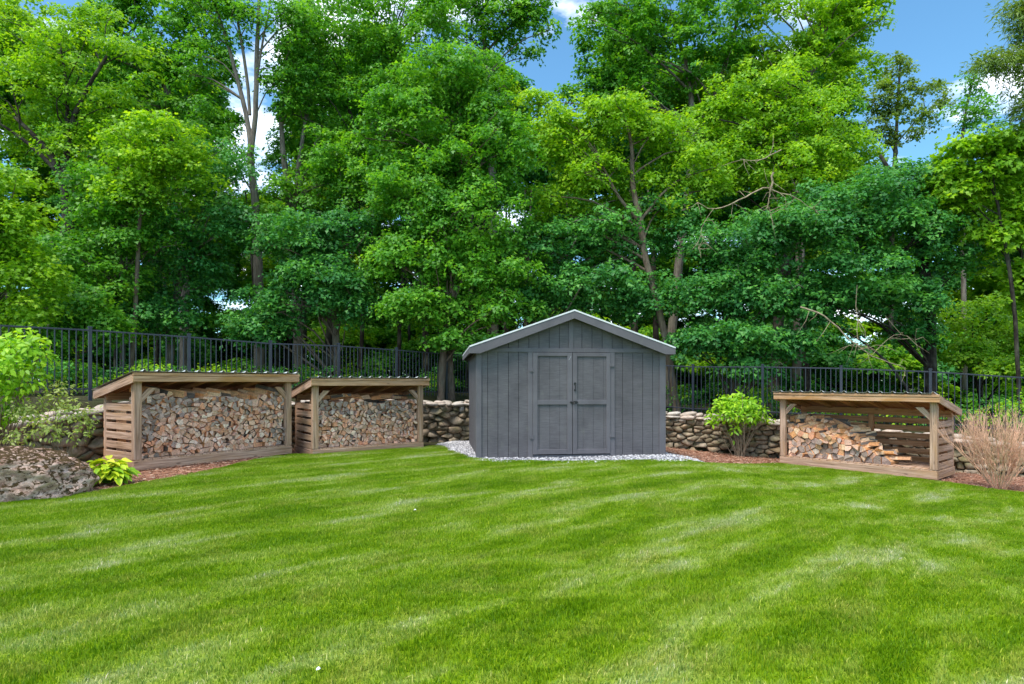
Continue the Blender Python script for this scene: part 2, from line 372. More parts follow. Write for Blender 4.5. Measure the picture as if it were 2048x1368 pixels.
# ---------------------------------------------------------------- grass (uncountable)
def blade_patch(name, n, size, seed):
    r = np.random.default_rng(seed)
    x = r.uniform(-size/2, size/2, n)*1.12; y = r.uniform(-size/2, size/2, n)*1.12
    clump = np.sin(x*47+seed)*np.sin(y*53+2*seed)
    h = r.uniform(.018, .040, n)*(1+.28*clump); w_ = r.uniform(.0014, .0034, n)
    a = r.uniform(0, 2*np.pi, n); lean = np.abs(r.normal(.32, .3, n)); la = r.normal(0, 1.5, n)
    dx, dy = np.cos(la)*np.sin(lean)*h, np.sin(la)*np.sin(lean)*h; dz = np.cos(lean)*h
    wx, wy = np.cos(a)*w_, np.sin(a)*w_; z0 = np.zeros(n)
    b0 = np.stack([x-wx, y-wy, z0], -1); b1 = np.stack([x+wx, y+wy, z0], -1)
    m0 = np.stack([x-wx*.8+dx*.45, y-wy*.8+dy*.45, dz*.62], -1); m1 = np.stack([x+wx*.8+dx*.45, y+wy*.8+dy*.45, dz*.62], -1)
    t = np.stack([x+dx*1.2, y+dy*1.2, dz], -1)
    V = np.stack([b0, b1, m1, m0, t], 1).reshape(-1, 3); k = np.arange(n)[:, None]*5
    F = np.concatenate([k+np.array([[0,1,2]]), k+np.array([[0,2,3]]), k+np.array([[3,2,4]])], 0)
    tint = np.tile(np.clip(r.normal(.45, .24, n), 0, 1), 3)
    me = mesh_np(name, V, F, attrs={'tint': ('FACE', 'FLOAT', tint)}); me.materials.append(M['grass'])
    return bpy.data.objects.new(name, me)
PS = .25
patches = [blade_patch('grass_patch', 900, PS, 11+i) for i in range(3)]
gxs, gys = np.meshgrid(np.arange(-13, 13, PS), np.arange(2.2, 15, PS)); gx, gy = gxs.ravel(), gys.ravel()
vis = (np.abs(gx) < gy*.90+.6)
le = np.minimum(np.minimum(lawn_y(gx-PS*.4), lawn_y(gx+PS*.4)), lawn_y(gx)); full = vis & (gy+PS*.42 < le)
# near the lawn's rim: smaller patches
ex, ey = np.meshgrid(np.arange(-13, 13, PS/4), np.arange(2.2, 15, PS/4)); ex, ey = ex.ravel(), ey.ravel()
cx_ = np.round((ex-gxs[0, 0])/PS); cy_ = np.round((ey-gys[0, 0])/PS)
infull = np.zeros(gxs.shape, bool); infull.ravel()[:] = full
ii = np.clip(cy_.astype(int), 0, gxs.shape[0]-1); jj = np.clip(cx_.astype(int), 0, gxs.shape[1]-1)
rim = (np.abs(ex) < ey*.90+.6) & (ey+.02 < lawn_y(ex)) & ~infull[ii, jj]
px_ = np.concatenate([gx[full], ex[rim]]); py_ = np.concatenate([gy[full], ey[rim]])
sc_ = np.concatenate([np.ones(full.sum()), np.full(rim.sum(), .42)])
pz_ = h_front(px_, py_)+.018
me = bpy.data.meshes.new('grass'); me.from_pydata([tuple(v) for v in np.stack([px_, py_, pz_], -1)], [], [])
rot = np.stack([np.zeros(len(px_)), np.zeros(len(px_)), rng.integers(0, 4, len(px_))*np.pi/2+rng.normal(0, .12, len(px_))], -1)
scl = np.stack([sc_, sc_, np.where(sc_ < 1, .95, 1)*rng.uniform(.85, 1.2, len(px_))], -1)
for nm, dat in (('rot', rot), ('scl', scl)):
    a_ = me.attributes.new(nm, 'FLOAT_VECTOR', 'POINT'); a_.data.foreach_set('vector', dat.astype(np.float32).ravel())
a_ = me.attributes.new('pick', 'INT', 'POINT'); a_.data.foreach_set('value', rng.integers(0, 3, len(px_)).astype(np.int32))
grass = tag(link_mesh('grass', me), 'short mown grass blades covering the whole lawn', 'grass', kind='stuff')
def instancer(ob, sources):
    g = bpy.data.node_groups.new('scatter_patches', 'GeometryNodeTree')
    g.interface.new_socket('Geometry', in_out='INPUT', socket_type='NodeSocketGeometry'); g.interface.new_socket('Geometry', in_out='OUTPUT', socket_type='NodeSocketGeometry')
    gi = g.nodes.new('NodeGroupInput'); go = g.nodes.new('NodeGroupOutput'); jn = g.nodes.new('GeometryNodeJoinGeometry')
    def named(nm, typ):
        x = g.nodes.new('GeometryNodeInputNamedAttribute'); x.data_type = typ; x.inputs['Name'].default_value = nm; return x.outputs[0]
    rt, sc, pk = named('rot', 'FLOAT_VECTOR'), named('scl', 'FLOAT_VECTOR'), named('pick', 'INT')
    for i, s in enumerate(sources):
        oi = g.nodes.new('GeometryNodeObjectInfo'); oi.inputs['Object'].default_value = s; oi.inputs['As Instance'].default_value = False
        ip = g.nodes.new('GeometryNodeInstanceOnPoints')
        cm = g.nodes.new('FunctionNodeCompare'); cm.data_type = 'INT'; cm.operation = 'EQUAL'
        ins = [q for q in cm.inputs if q.enabled and q.type == 'INT']; g.links.new(pk, ins[0]); ins[1].default_value = i
        er = g.nodes.new('FunctionNodeEulerToRotation'); g.links.new(rt, er.inputs[0])
        g.links.new(gi.outputs[0], ip.inputs['Points']); g.links.new(cm.outputs[0], ip.inputs['Selection'])
        g.links.new(oi.outputs['Geometry'], ip.inputs['Instance']); g.links.new(er.outputs[0], ip.inputs['Rotation']); g.links.new(sc, ip.inputs['Scale'])
        g.links.new(ip.outputs[0], jn.inputs[0])
    g.links.new(jn.outputs[0], go.inputs[0])
    md = ob.modifiers.new('scatter', 'NODES'); md.node_group = g
instancer(grass, patches)

# ---------------------------------------------------------------- boards
def board_mesh(name, L, W, T, bev=.004, seg=1, wob=.0, ends=None):
    """box along +x from 0..L, width W along y (centred), thickness T along z (centred), edges chamfered, grain coordinates stored"""
    nx = max(1, seg); xs_ = np.linspace(0, L, nx+1)
    b = min(bev, W*.2, T*.2)
    prof = [(-W/2+b, -T/2), (W/2-b, -T/2), (W/2, -T/2+b), (W/2, T/2-b), (W/2-b, T/2), (-W/2+b, T/2), (-W/2, T/2-b), (-W/2, -T/2+b)]
    V = []; F = []
    for i, x in enumerate(xs_):
        oy, oz = random.uniform(-wob, wob), random.uniform(-wob, wob)
        for (y, z) in prof: V.append((x, y+oy, z+oz))
    for i in range(nx):
        for j in range(8): a = i*8+j; c = i*8+(j+1) % 8; F.append([a, c, c+8, a+8][::-1])
    F.append(list(range(8))); F.append([nx*8+k for k in range(7, -1, -1)])
    V = np.array(V); off = np.array([random.uniform(-20, 20), random.uniform(-20, 20), random.uniform(-20, 20)])
    me = mesh_np(name, V, F, attrs={'gc': ('POINT', 'FLOAT_VECTOR', V+off)})
    return me
def frame_mat(p0, p1, up):
    """x axis p0->p1, z axis close to up (the board's thickness direction)"""
    x = (Vector(p1)-Vector(p0)).normalized(); z = Vector(up); y = z.cross(x).normalized(); z = x.cross(y).normalized()
    m = Matrix((x, y, z)).transposed().to_4x4(); m.translation = Vector(p0); return m
def board(name, p0, p1, W, T, up, mat, parent, bev=.004, wob=0, seg=1):
    L = (Vector(p1)-Vector(p0)).length
    me = board_mesh(name, L, W, T, bev, seg, wob)
    me.transform(frame_mat(p0, p1, up))
    return link_mesh(name, me, mat, parent)
def poly_prism(name, pts, y0, y1, mat, parent, gdir=(1,0,0)):
    """extrude a polygon given in the xz plane from y0 to y1"""
    n = len(pts); V = [(x, y0, z) for x, z in pts]+[(x, y1, z) for x, z in pts]
    F = [list(range(n)), list(range(2*n-1, n-1, -1))]+[[i+n, (i+1) % n+n, (i+1) % n, i] for i in range(n)]
    V = np.array(V, float); g = Vector(gdir).normalized(); y = Vector((0,1,0)); z = g.cross(y)
    G = np.stack([V@np.array(g), V@np.array(y), V@np.array(z)], -1)+np.random.uniform(-9, 9, 3)
    me = mesh_np(name, V, F, attrs={'gc': ('POINT', 'FLOAT_VECTOR', G)})
    bm = bmesh.new(); bm.from_mesh(me); bmesh.ops.recalc_face_normals(bm, faces=bm.faces); bm.to_mesh(me); bm.free()
    return link_mesh(name, me, mat, parent)

# ---------------------------------------------------------------- grey garden shed
SX0 = (955-CX)/FPX*11.72; YAW = R(6.6)
shed = empty('garden_shed', (SX0, 11.72, 0), YAW, 'grey wooden garden shed with double doors and white edged gable roof', 'garden shed')
W_, D_ = 3.78, 3.66   # its front spans the photo's 373 pixels
SZ = 101.0
def sx(px): k = (px-CX)/FPX; return (k*11.72-SX0)/(math.cos(YAW)-k*math.sin(YAW))
def szz(py): return (916-py)/SZ
WT = 2.13     # top of the side walls
GA = 2.86     # underside of the roof at the gable's centre
mid = W_/2
SL = .352
def under(x): return GA - abs(x-mid)*SL
# dark body behind the boards
body = poly_prism('wall', [(.02,-.1), (W_-.02,-.1), (W_-.02,WT-.02), (mid,GA-.03), (.02,WT-.02)], .02, D_-.02, M['dark_gap'], shed)
g = .0085
def siding(x0, x1, z0, z1, top=None):
    xs_ = [x0+g/2, x1-g/2]
    if top: pts = [(xs_[0], z0), (xs_[1], z0), (xs_[1], top(xs_[1])), (xs_[0], top(xs_[0]))]
    else: pts = [(xs_[0], z0), (xs_[1], z0), (xs_[1], z1), (xs_[0], z1)]
    if top and x0 < mid < x1: pts = pts[:3]+[(mid, top(mid))]+pts[3:]
    return poly_prism('siding_board', pts, -.004+random.uniform(-.0006,.0006), .018, M['siding'], shed, (0,0,1))
def z4(x): return 880+x/3.8      # zoomed picture x -> photo x
lefts = [z4(v) for v in (300, 362, 440, 520, 597, 672)]
for a, b in zip(lefts[:-1], lefts[1:]): siding(sx(a), sx(b), -.05, 2.12)
rights = [z4(v) for v in (1315, 1387, 1465, 1540, 1615, 1680)]
for a, b in zip(rights[:-1], rights[1:]): siding(sx(a), sx(b), -.05, 2.12)
gab = [z4(v) for v in (300, 365, 443, 520, 597, 675, 752, 830, 907, 995, 1078, 1155, 1232, 1308, 1385, 1460, 1535, 1612, 1690)]
for a, b in zip(gab[:-1], gab[1:]):
    if min(under(sx(a)), under(sx(b))) > 2.15: siding(sx(a), sx(b), 2.135, 0, under)
    elif max(under(sx(a)), under(sx(b))) > 2.14: siding(sx(a), sx(b), 2.05, 0, under)
# side and rear siding
nb = 18
for i in range(nb):
    y0, y1 = .03+i*(D_-.06)/nb, .03+(i+1)*(D_-.06)/nb
    for x0, x1 in ((-.004, .018), (W_-.018, W_+.004)):
        board('siding_board', ((x0+x1)/2, (y0+y1)/2, -.08), ((x0+x1)/2, (y0+y1)/2, WT-.01), (y1-y0)-g, x1-x0, (1,0,0), M['siding'], shed, .001)
for i in range(nb):
    x0, x1 = .03+i*(W_-.06)/nb, .03+(i+1)*(W_-.06)/nb
    poly_prism('siding_board', [(x0+g/2,-.08), (x1-g/2,-.08), (x1-g/2,under(x1-g/2)-.01), (x0+g/2,under(x0+g/2)-.01)], D_-.018, D_+.004, M['siding'], shed, (0,0,1))
def tbox(name, x0, x1, z0, z1, y0, y1, mat=None, par=None, b=.003):
    horiz = (x1-x0) > (z1-z0)
    if horiz: return board(name, (x0, (y0+y1)/2, (z0+z1)/2), (x1, (y0+y1)/2, (z0+z1)/2), z1-z0, y1-y0, (0,-1,0), mat or M['trim'], par or shed, b)
    return board(name, ((x0+x1)/2, (y0+y1)/2, z0), ((x0+x1)/2, (y0+y1)/2, z1), x1-x0, y1-y0, (0,-1,0), mat or M['trim'], par or shed, b)
# corner, door, frieze trim
tbox('corner_trim', -.024, sx(z4(315)), -.08, 2.10, -.030, .05)
tbox('corner_trim', sx(z4(1665)), W_+.024, -.08, 2.10, -.030, .05)
tbox('frieze_board', .12, W_-.12, 2.10, 2.178, -.026, -.005)
tbox('door_trim', sx(z4(667)), sx(z4(704)), -.05, 2.098, -.024, -.002)
tbox('door_trim', sx(z4(1291)), sx(z4(1326)), -.05, 2.098, -.024, -.002)
tbox('gable_trim', sx(z4(978)), sx(z4(1012)), 2.18, GA-.03, -.024, -.005)
tbox('threshold', sx(z4(706)), sx(z4(1289)), -.05, .065, -.014, .01)
tbox('corner_trim', -.026, -.004, -.08, WT-.02, .052, .13)
tbox('corner_trim', W_+.004, W_+.026, -.08, WT-.02, .052, .13)
# double doors
def z7(x): return 1000+x/4.887
def y7(y): return szz(640+y/4.887)
def shed_door(x0, x1, grooves, ix0, ix1, topoff, hinges, side):
    d = empty('door', (0,0,0)); d.parent = shed
    X0, X1 = sx(z7(x0)), sx(z7(x1)); I0, I1 = sx(z7(ix0)), sx(z7(ix1))
    zt, zb = 2.093, szz(907.7); pt = y7(350+topoff); m1, m0 = y7(780), y7(824); pb = y7(1262)
    Y0, Y1 = -.040, -.012
    tbox('stile', X0, I0, zb, zt, Y0, Y1, par=d); tbox('stile', I1, X1, zb, zt, Y0, Y1, par=d)
    for z0_, z1_ in ((pt, zt), (m0, m1), (zb, pb)): tbox('rail', I0+.001, I1-.001, z0_, z1_, Y0+.001, Y1, par=d)
    gs = [ix0-6]+list(grooves)+[ix1+6]
    for a, b in zip(gs[:-1], gs[1:]):
        xa, xb = sx(z7(a)), sx(z7(b))
        for z0_, z1_ in ((m1-.01, pt+.01), (pb-.01, m0+.01)):
            poly_prism('door_board', [(xa+.002, z0_), (xb-.002, z0_), (xb-.002, z1_), (xa+.002, z1_)], -.014, -.0055, M['siding'], d, (0,0,1))
    for hx0, hx1, hy0, hy1 in hinges:
        a0, a1, b0, b1 = sx(z7(hx0)), sx(z7(hx1)), y7(hy1), y7(hy0); cxh = X0-.003 if side < 0 else X1+.003
        bm = bmesh.new()
        for (u0, u1, v0, v1, yy) in ((a0, cxh-.008, b0+.015, b1-.015, -.043), (cxh+.008, a1, b0, b1, -.043)):
            r_ = bmesh.ops.create_cube(bm, size=1); bmesh.ops.scale(bm, vec=(max(.012,u1-u0), .005, v1-v0), verts=r_['verts']); bmesh.ops.translate(bm, vec=((u0+u1)/2, yy, (v0+v1)/2), verts=r_['verts'])
        r_ = bmesh.ops.create_cone(bm, segments=10, radius1=.008, radius2=.008, depth=b1-b0, cap_ends=True); bmesh.ops.translate(bm, vec=(cxh, -.046, (b0+b1)/2), verts=r_['verts'])
        me = bpy.data.meshes.new('hinge'); bm.to_mesh(me); bm.free(); link_mesh('hinge', me, M['trim'], d)
    return d
dl = shed_door(320, 702, (385, 485, 583), 365, 655, 0, ((285,330,470,508), (285,332,1118,1160)), -1)
dr = shed_door(707, 1073, (810, 910, 1010), 750, 1035, 3, ((1068,1110,415,452), (1068,1115,1112,1148)), 1)
def from_bm(name, bm, mat, parent, smooth=False):
    me = bpy.data.meshes.new(name); bm.to_mesh(me); bm.free()
    if smooth: me.polygons.foreach_set('use_smooth', np.ones(len(me.polygons), bool))
    return link_mesh(name, me, mat, parent)
def add_box(bm, x0, x1, y0, y1, z0, z1):
    r_ = bmesh.ops.create_cube(bm, size=1); bmesh.ops.scale(bm, vec=(x1-x0, y1-y0, z1-z0), verts=r_['verts']); bmesh.ops.translate(bm, vec=((x0+x1)/2, (y0+y1)/2, (z0+z1)/2), verts=r_['verts']); return r_['verts']
def add_cyl(bm, p0, p1, r, seg=10, r2=None):
    p0, p1 = Vector(p0), Vector(p1); L = (p1-p0).length
    r_ = bmesh.ops.create_cone(bm, segments=seg, radius1=r, radius2=r if r2 is None else r2, depth=L, cap_ends=True)
    q = (p1-p0).to_track_quat('Z', 'Y').to_matrix().to_4x4(); q.translation = (p0+p1)/2
    bmesh.ops.transform(bm, matrix=q, verts=r_['verts'])
bm = bmesh.new(); hx = sx(z7(728)); ht, hb = y7(608), y7(690)
add_cyl(bm, (hx, -0.0430, ht-.022), (hx, -0.0550, ht-.022), .024, 12); add_cyl(bm, (hx, -0.0430, hb+.016), (hx, -0.0520, hb+.016), .020, 12)
add_cyl(bm, (hx, -0.0500, ht-.05), (hx, -0.0850, ht-.06), .007); add_cyl(bm, (hx, -0.0850, ht-.06), (hx, -0.0850, hb+.03), .0085); add_cyl(bm, (hx, -0.0850, hb+.03), (hx, -0.0480, hb+.018), .007)
from_bm('handle', bm, M['black_metal'], dr)
bm = bmesh.new(); lx0, lx1 = sx(z7(680)), sx(z7(757)); lz = y7(802)
add_box(bm, sx(z7(712)), sx(z7(750)), -0.0480, -0.0420, lz-.028, lz+.028); add_box(bm, sx(z7(682)), sx(z7(697)), -0.0480, -0.0420, lz-.02, lz+.02)
add_cyl(bm, (lx0, -0.0560, lz+.004), (lx1, -0.0560, lz+.004), .0095); add_cyl(bm, (sx(z7(718)), -0.0600, lz), (sx(z7(716)), -0.0850, lz-.045), .008)
add_box(bm, sx(z7(724)), sx(z7(732)), -0.0660, -0.0440, lz-.018, lz+.022); add_box(bm, sx(z7(742)), sx(z7(749)), -0.0660, -0.0440, lz-.018, lz+.022)
from_bm('bolt_latch', bm, M['black_metal'], dr)
bm = bmesh.new(); add_cyl(bm, (sx(z7(669)), -0.0412, y7(388)), (sx(z7(690)), -0.0412, y7(352)), .0022, 6)
from_bm('paint_scratch', bm, simple('chalk_scratch', (.55,.56,.58)), dl)
# roof: two slopes, rake boards, eave fascia
OV, FO = .165, .17           # side overhang, front overhang
ex0, ex1 = -OV, W_+OV; RT = .030
for s in (-1, 1):
    xe = ex0 if s < 0 else ex1
    ze, zm = under(xe)+.012, GA+.012
    pts = [(mid, zm+.03), (mid, zm+.03+RT), (xe, ze+.03+RT), (xe, ze+.03)]
    poly_prism('roof_panel', pts, -FO-.03, D_+FO+.03, M['white_roof'], shed)
    # rake board with plumb foot
    cut = .07
    pts = [(mid, zm+.027), (xe, ze+.027), (xe, ze-.085), (xe-s*.20, ze-.088), (mid, zm-.115)]
    poly_prism('rake_board', pts, -FO-.022, -FO, M['trim'], shed, (1,0,-s*SL))
    poly_prism('rake_board', pts, D_+FO, D_+FO+.022, M['trim'], shed, (1,0,-s*SL))
    board('eave_fascia', (xe-s*.012, -FO+.002, ze-.028), (xe-s*.012, D_+FO-.002, ze-.028), .108, .022, (1,0,0), M['trim'], shed)
    # soffit boards under the front and side overhangs
    pts = [(mid, zm-.005), (mid, zm+.024), (xe-s*.03, ze+.024), (xe-s*.03, ze-.005)]
    poly_prism('soffit', pts, -FO+.002, D_+FO-.002, M['trim'], shed)

# ---------------------------------------------------------------- polygon packing (logs and stones)
def clip_poly(poly, a, b, c):
    """keep the side a*x+b*y<=c"""
    outp = []; n = len(poly)
    for i in range(n):
        p, q = poly[i], poly[(i+1) % n]; dp = a*p[0]+b*p[1]-c; dq = a*q[0]+b*q[1]-c
        if dp <= 0: outp.append(p)
        if (dp < 0) != (dq < 0) and dp != dq:
            t = dp/(dp-dq); outp.append((p[0]+t*(q[0]-p[0]), p[1]+t*(q[1]-p[1])))
    return outp
def voronoi_cells(pts, bound, inside_top=None, stretch=1.0, ang=None):
    cells = []
    P = np.array(pts)
    for i, p in enumerate(P):
        poly = list(bound); d = P-p; dd = d[:, 0]**2+d[:, 1]**2; idx = np.argsort(dd)[1:22]
        for j in idx:
            q = P[j]; a, b = q-p; c = (q@q-p@p)/2; poly = clip_poly(poly, a, b, c)
            if len(poly) < 3: break
        if len(poly) >= 3: cells.append(poly)
    return cells
def area(poly):
    s = 0
    for i in range(len(poly)): x0, y0 = poly[i]; x1, y1 = poly[(i+1) % len(poly)]; s += x0*y1-x1*y0
    return s/2
def centroid(poly): return (sum(p[0] for p in poly)/len(poly), sum(p[1] for p in poly)/len(poly))
def simplify(poly, tol):
    o = [p for i, p in enumerate(poly) if math.hypot(p[0]-poly[i-1][0], p[1]-poly[i-1][1]) > tol]
    return o if len(o) >= 3 else poly
def sites(w, h, sp_x, sp_z, jit=.38):
    pts = []; nz = max(1, round(h/sp_z)); nx = max(1, round(w/sp_x))
    for k in range(nz):
        for i in range(nx+1):
            pts.append(((i+(.5 if k % 2 else 0)+random.uniform(-jit, jit))*w/nx, (k+.5+random.uniform(-jit, jit))*h/nz))
    return [p for p in pts if -.02 < p[0] < w+.02]

GREY = [(.48,.36,.295), (.36,.265,.22), (.60,.455,.38), (.44,.325,.265), (.28,.21,.175)]
TAN = [(.86,.51,.35), (.92,.56,.40), (.76,.47,.34), (.84,.40,.23), (.95,.68,.52)]
ORG = [(.80,.38,.16), (.72,.40,.20), (.86,.50,.27), (.64,.33,.17), (.88,.58,.36)]
BARK = [(.16,.125,.10), (.22,.18,.15), (.12,.10,.085)]
def log_data(poly, y0, length, endc, sidec, skew=0):
    """split log from a cross-section polygon in the xz plane, end grain towards -y"""
    k_ = random.randrange(len(poly)); p_, q_ = poly[k_], poly[(k_+1) % len(poly)]; ex_, ez_ = q_[0]-p_[0], q_[1]-p_[1]
    poly = poly[:k_+1]+[(p_[0]+ex_*.25+ez_*.13, p_[1]+ez_*.25-ex_*.13), (p_[0]+ex_*.75+ez_*.13, p_[1]+ez_*.75-ex_*.13)]+poly[k_+1:]
    n = len(poly); c = centroid(poly); V = []; s2 = random.uniform(.86, 1.0); dx, dz = random.uniform(-.02, .02), random.uniform(-.012, .012)
    tilt_x, tilt_z = random.gauss(0, .12), random.gauss(0, .12)
    for x, z in poly: V.append((x, y0+(x-c[0])*tilt_x+(z-c[1])*tilt_z, z))
    for x, z in poly: V.append((c[0]+(x-c[0])*s2+dx, y0+length, c[1]+(z-c[1])*s2+dz))
    F = [list(range(n)), list(range(2*n-1, n-1, -1))]; T = [endc, endc]
    bark_side = random.randrange(n)
    for i in range(n):
        F.append([i+n, (i+1) % n+n, (i+1) % n, i]); T.append(random.choice(BARK) if i == bark_side else sidec)
    return V, F, T
def log_object(name, V, F, T, M4, along=(0,1,0)):
    V = np.array(V, float); c = V.mean(0); al = Vector(along); s = al.orthogonal().normalized(); t = al.cross(s)
    G = np.stack([V@np.array(al), V@np.array(s), V@np.array(t)], -1)+np.random.uniform(-9, 9, 3)
    me = mesh_np(name, V-c, F, attrs={'gc': ('POINT', 'FLOAT_VECTOR', G), 'tint': ('FACE', 'FLOAT_COLOR', [(*x, 1) for x in T])})
    o = link_mesh(name, me, M['firewood']); o.matrix_world = M4 @ Matrix.Translation(Vector(c))
    return o
REST = {'V': [], 'F': [], 'T': []}
def to_rest(V, F, T, M4):
    b = len(REST['V'])
    for v in V: REST['V'].append(tuple(M4 @ Vector(v)))
    for f in F: REST['F'].append([i+b for i in f])
    REST['T'] += T
def pack_face(x0, x1, z0, topf, spx=.106, spz=.090, split=.85, shrink=.875):
    """cells of a log pile's face; topf(x) = height of the pile"""
    w_ = x1-x0; h_ = max(topf(x0+w_*t/20) for t in range(21))-z0
    pts = sites(w_, h_, spx, spz)
    pts = [p for p in pts if p[1]+z0 < topf(p[0]+x0)-.03]
    bound = [(0,0), (w_,0), (w_,h_), (0,h_)]
    # guard sites above the top keep the top logs convex
    guard = [(x, topf(x+x0)-z0+random.uniform(.03,.07)) for x in np.arange(0, w_+.01, spx*.8)]
    n_real = len(pts); cells = []
    P = np.array(pts+guard)
    for i in range(n_real):
        p = P[i]; poly = list(bound); d = P-p; idx = np.argsort((d**2).sum(1))[1:24]
        for j in idx:
            q = P[j]; a, b = q-p; poly = clip_poly(poly, a, b, (q@q-p@p)/2)
        if len(poly) >= 3: cells.append(poly)
    outc = []
    for poly in cells:
        poly = simplify(poly, .022)
        if len(poly) >= 5 and area(poly) > spx*spz*.7 and random.random() < split:
            c = centroid(poly); a = random.uniform(0, math.pi); nx_, nz_ = math.cos(a), math.sin(a); cc = nx_*c[0]+nz_*c[1]
            for sg in (1, -1):
                q = clip_poly(poly, sg*nx_, sg*nz_, sg*cc)
                if len(q) >= 3: outc.append(simplify(q, .018))
        else: outc.append(poly)
    res = []
    for poly in outc:
        if len(poly) < 3 or abs(area(poly)) < .0012: continue
        c = centroid(poly); s = shrink*random.uniform(.95, 1.02)
        res.append([(x0+c[0]+(x-c[0])*s+random.uniform(-.003,.003), z0+c[1]+(z-c[1])*s+random.uniform(-.003,.003)) for x, z in poly])
    return res

# ---------------------------------------------------------------- woodsheds
def woodshed(loc, ang, L, label, base_h=.16, nposts=3, mats=None, fascia='wood_warm'):
    r = empty('woodshed', loc, ang, label, 'woodshed', 'open fronted woodsheds along the wall')
    D = 1.18; g_, w2, inn = M['wood_grey'], M['wood_warm'], M['wood_inner']
    FH, RH = 1.475, 1.235
    pw, pd = .125, .10
    # skids
    board('base_beam', (0,.045,base_h/2), (L,.045,base_h/2), base_h, .09, (0,-1,0), g_, r, .006)
    board('base_beam', (0,D-.045,base_h/2), (L,D-.045,base_h/2), base_h, .09, (0,-1,0), g_, r, .006)
    for x in (.045, L-.045): board('base_beam', (x,.092,base_h/2-.002), (x,D-.092,base_h/2-.002), base_h-.004, .09, (1,0,0), g_, r, .006)
    # floor boards
    nfl = round(L/.148); fw = (L-.02)/nfl
    for i in range(nfl):
        x = .01+(i+.5)*fw
        board('floor_board', (x, .012, base_h+.0135), (x, D-.02, base_h+.0135), fw-.012, .025, (0,0,1), g_, r, .003)
    zb = base_h+.028
    roofz = lambda y: 1.60-(y+.10)*.205       # top side of the rafters
    for x in (pw/2+.002, L-pw/2-.002):
        board('post', (x, .055, zb), (x, .055, roofz(.055)-.045), pw, pd, (0,-1,0), g_, r, .006)
    for x in np.linspace(pw/2+.002, L-pw/2-.002, nposts):
        board('post', (x, D-.06, zb), (x, D-.06, roofz(D-.06)-.045), .095, .09, (0,-1,0), g_ if x in (pw/2+.002, L-pw/2-.002) else inn, r, .006)
    # headers and rafters
    0 and board('header', (pw+.01,.06,roofz(.06)-.115), (L-pw-.01,.06,roofz(.06)-.115), .12, .04, (0,-1,0), w2, r)
    board('header', (.02,D-.125,roofz(D)-.10), (L-.02,D-.125,roofz(D)-.10), .14, .035, (0,-1,0), inn, r)
    nr = round(L/.6)+1
    for x in np.linspace(.16, L-.16, nr)[0:]:
        board('rafter', (x, -.05, roofz(-.05)-.042), (x, D+.1, roofz(D+.1)-.042), .085, .038, (1,0,0), inn, r)
    # plywood roof deck
    board('roof_deck', (L/2, -.09, roofz(-.09)+.010), (L/2, D+.15, roofz(D+.15)+.010), L+.10, .014, (0,0,1), inn, r)
    # fascia: lower board and drip edge
    z1 = roofz(-.12)
    board('fascia_board', (-.075, -.122, z1-.062), (L+.075, -.122, z1-.062), .098, .036, (0,-1,0), M[fascia], r, .005)
    board('fascia_board', (-.075, -.130, z1+.016), (L+.075, -.130, z1+.016), .052, .045, (0,-1,0), w2, r, .005)
    board('fascia_board', (-.075, D+.172, roofz(D+.17)-.045), (L+.075, D+.172, roofz(D+.17)-.045), .12, .03, (0,-1,0), g_, r, .005)
    for x in (-.062, L+.062):
        board('rake_board', (x, -.105, roofz(-.105)-.048), (x, D+.155, roofz(D+.155)-.048), .145, .028, (1,0,0), g_, r, .005)
    # corrugated roof
    xs_ = []; zs_ = []; x = -.10
    while x < L+.10:
        for dx_, dz_ in ((0,0), (.160,0), (.178,.032), (.200,.032)):
            if x+dx_ <= L+.11: xs_.append(x+dx_); zs_.append(dz_)
        x += .228
    ys_ = [-.175, D+.20]; V = []; F = []
    for zo in (0, .0025):
        for y in ys_:
            for a, b in zip(xs_, zs_): V.append((a, y, roofz(y)+.054+b+zo))
    n = len(xs_)
    for k in range(n-1):
        F.append([k+1, k, k+n, k+n+1]); F.append([2*n+k, 2*n+k+1, 3*n+k+1, 3*n+k]); F.append([k, k+1, 2*n+k+1, 2*n+k]); F.append([n+k+1, n+k, 3*n+k, 3*n+k+1])
    link_mesh('corrugated_roof', mesh_np('corrugated_roof', V, F), M['metal_roof'], r)
    # knee braces
    for x0, s in ((pw+.006, 1), (L-pw-.006, -1)):
        zt = roofz(.06)-.178; a = .25
        pts = [(x0, zt-a), (x0, zt-a+.13), (x0+s*(a-.13)*.9, zt), (x0+s*a*.98, zt)]
        if s < 0: pts = pts[::-1]
        poly_prism('knee_brace', pts, .03, .068, g_, r, (1,0,s))
    # end slats and back slats
    for x, mt in ((.022, g_), (L-.022, g_)):
        for k in range(6):
            z = zb+.055+k*.163
            if z > roofz(D)-.16: continue
            board('slat', (x, .108, z+random.uniform(-.006,.006)), (x, D-.108, z+random.uniform(-.006,.006)), .115, .022, (1,0,0), mt, r, .003, .0015, 3)
    for k in range(6):
        z = zb+.055+k*.163
        board('slat', (.02, D-.004, z+random.uniform(-.005,.005)), (L-.02, D-.004, z+random.uniform(-.005,.005)), .115, .02, (0,-1,0), inn, r, .003, .0015, 4)
    bpy.context.view_layer.update()
    return r, r.matrix_world.copy(), D, zb
A1 = math.atan2(.829, .559); A2 = math.atan2(.61, .79); A3 = math.atan2(-.766, .643)
s1, M1, DD, ZB = woodshed((-6.3,10.0,.02), A1, 3.05, 'weathered woodshed tightly filled with split logs, leftmost of three', nposts=3)
s2, M2, _, _ = woodshed((-4.12,12.4,-.06), A2, 2.60, 'shorter full woodshed between the leftmost one and the grey shed', nposts=3)
s3, M3, _, _ = woodshed((6.2,13.9,-.375), A3, 3.08, 'half empty woodshed with sloping log heap, right of the shed', nposts=3)

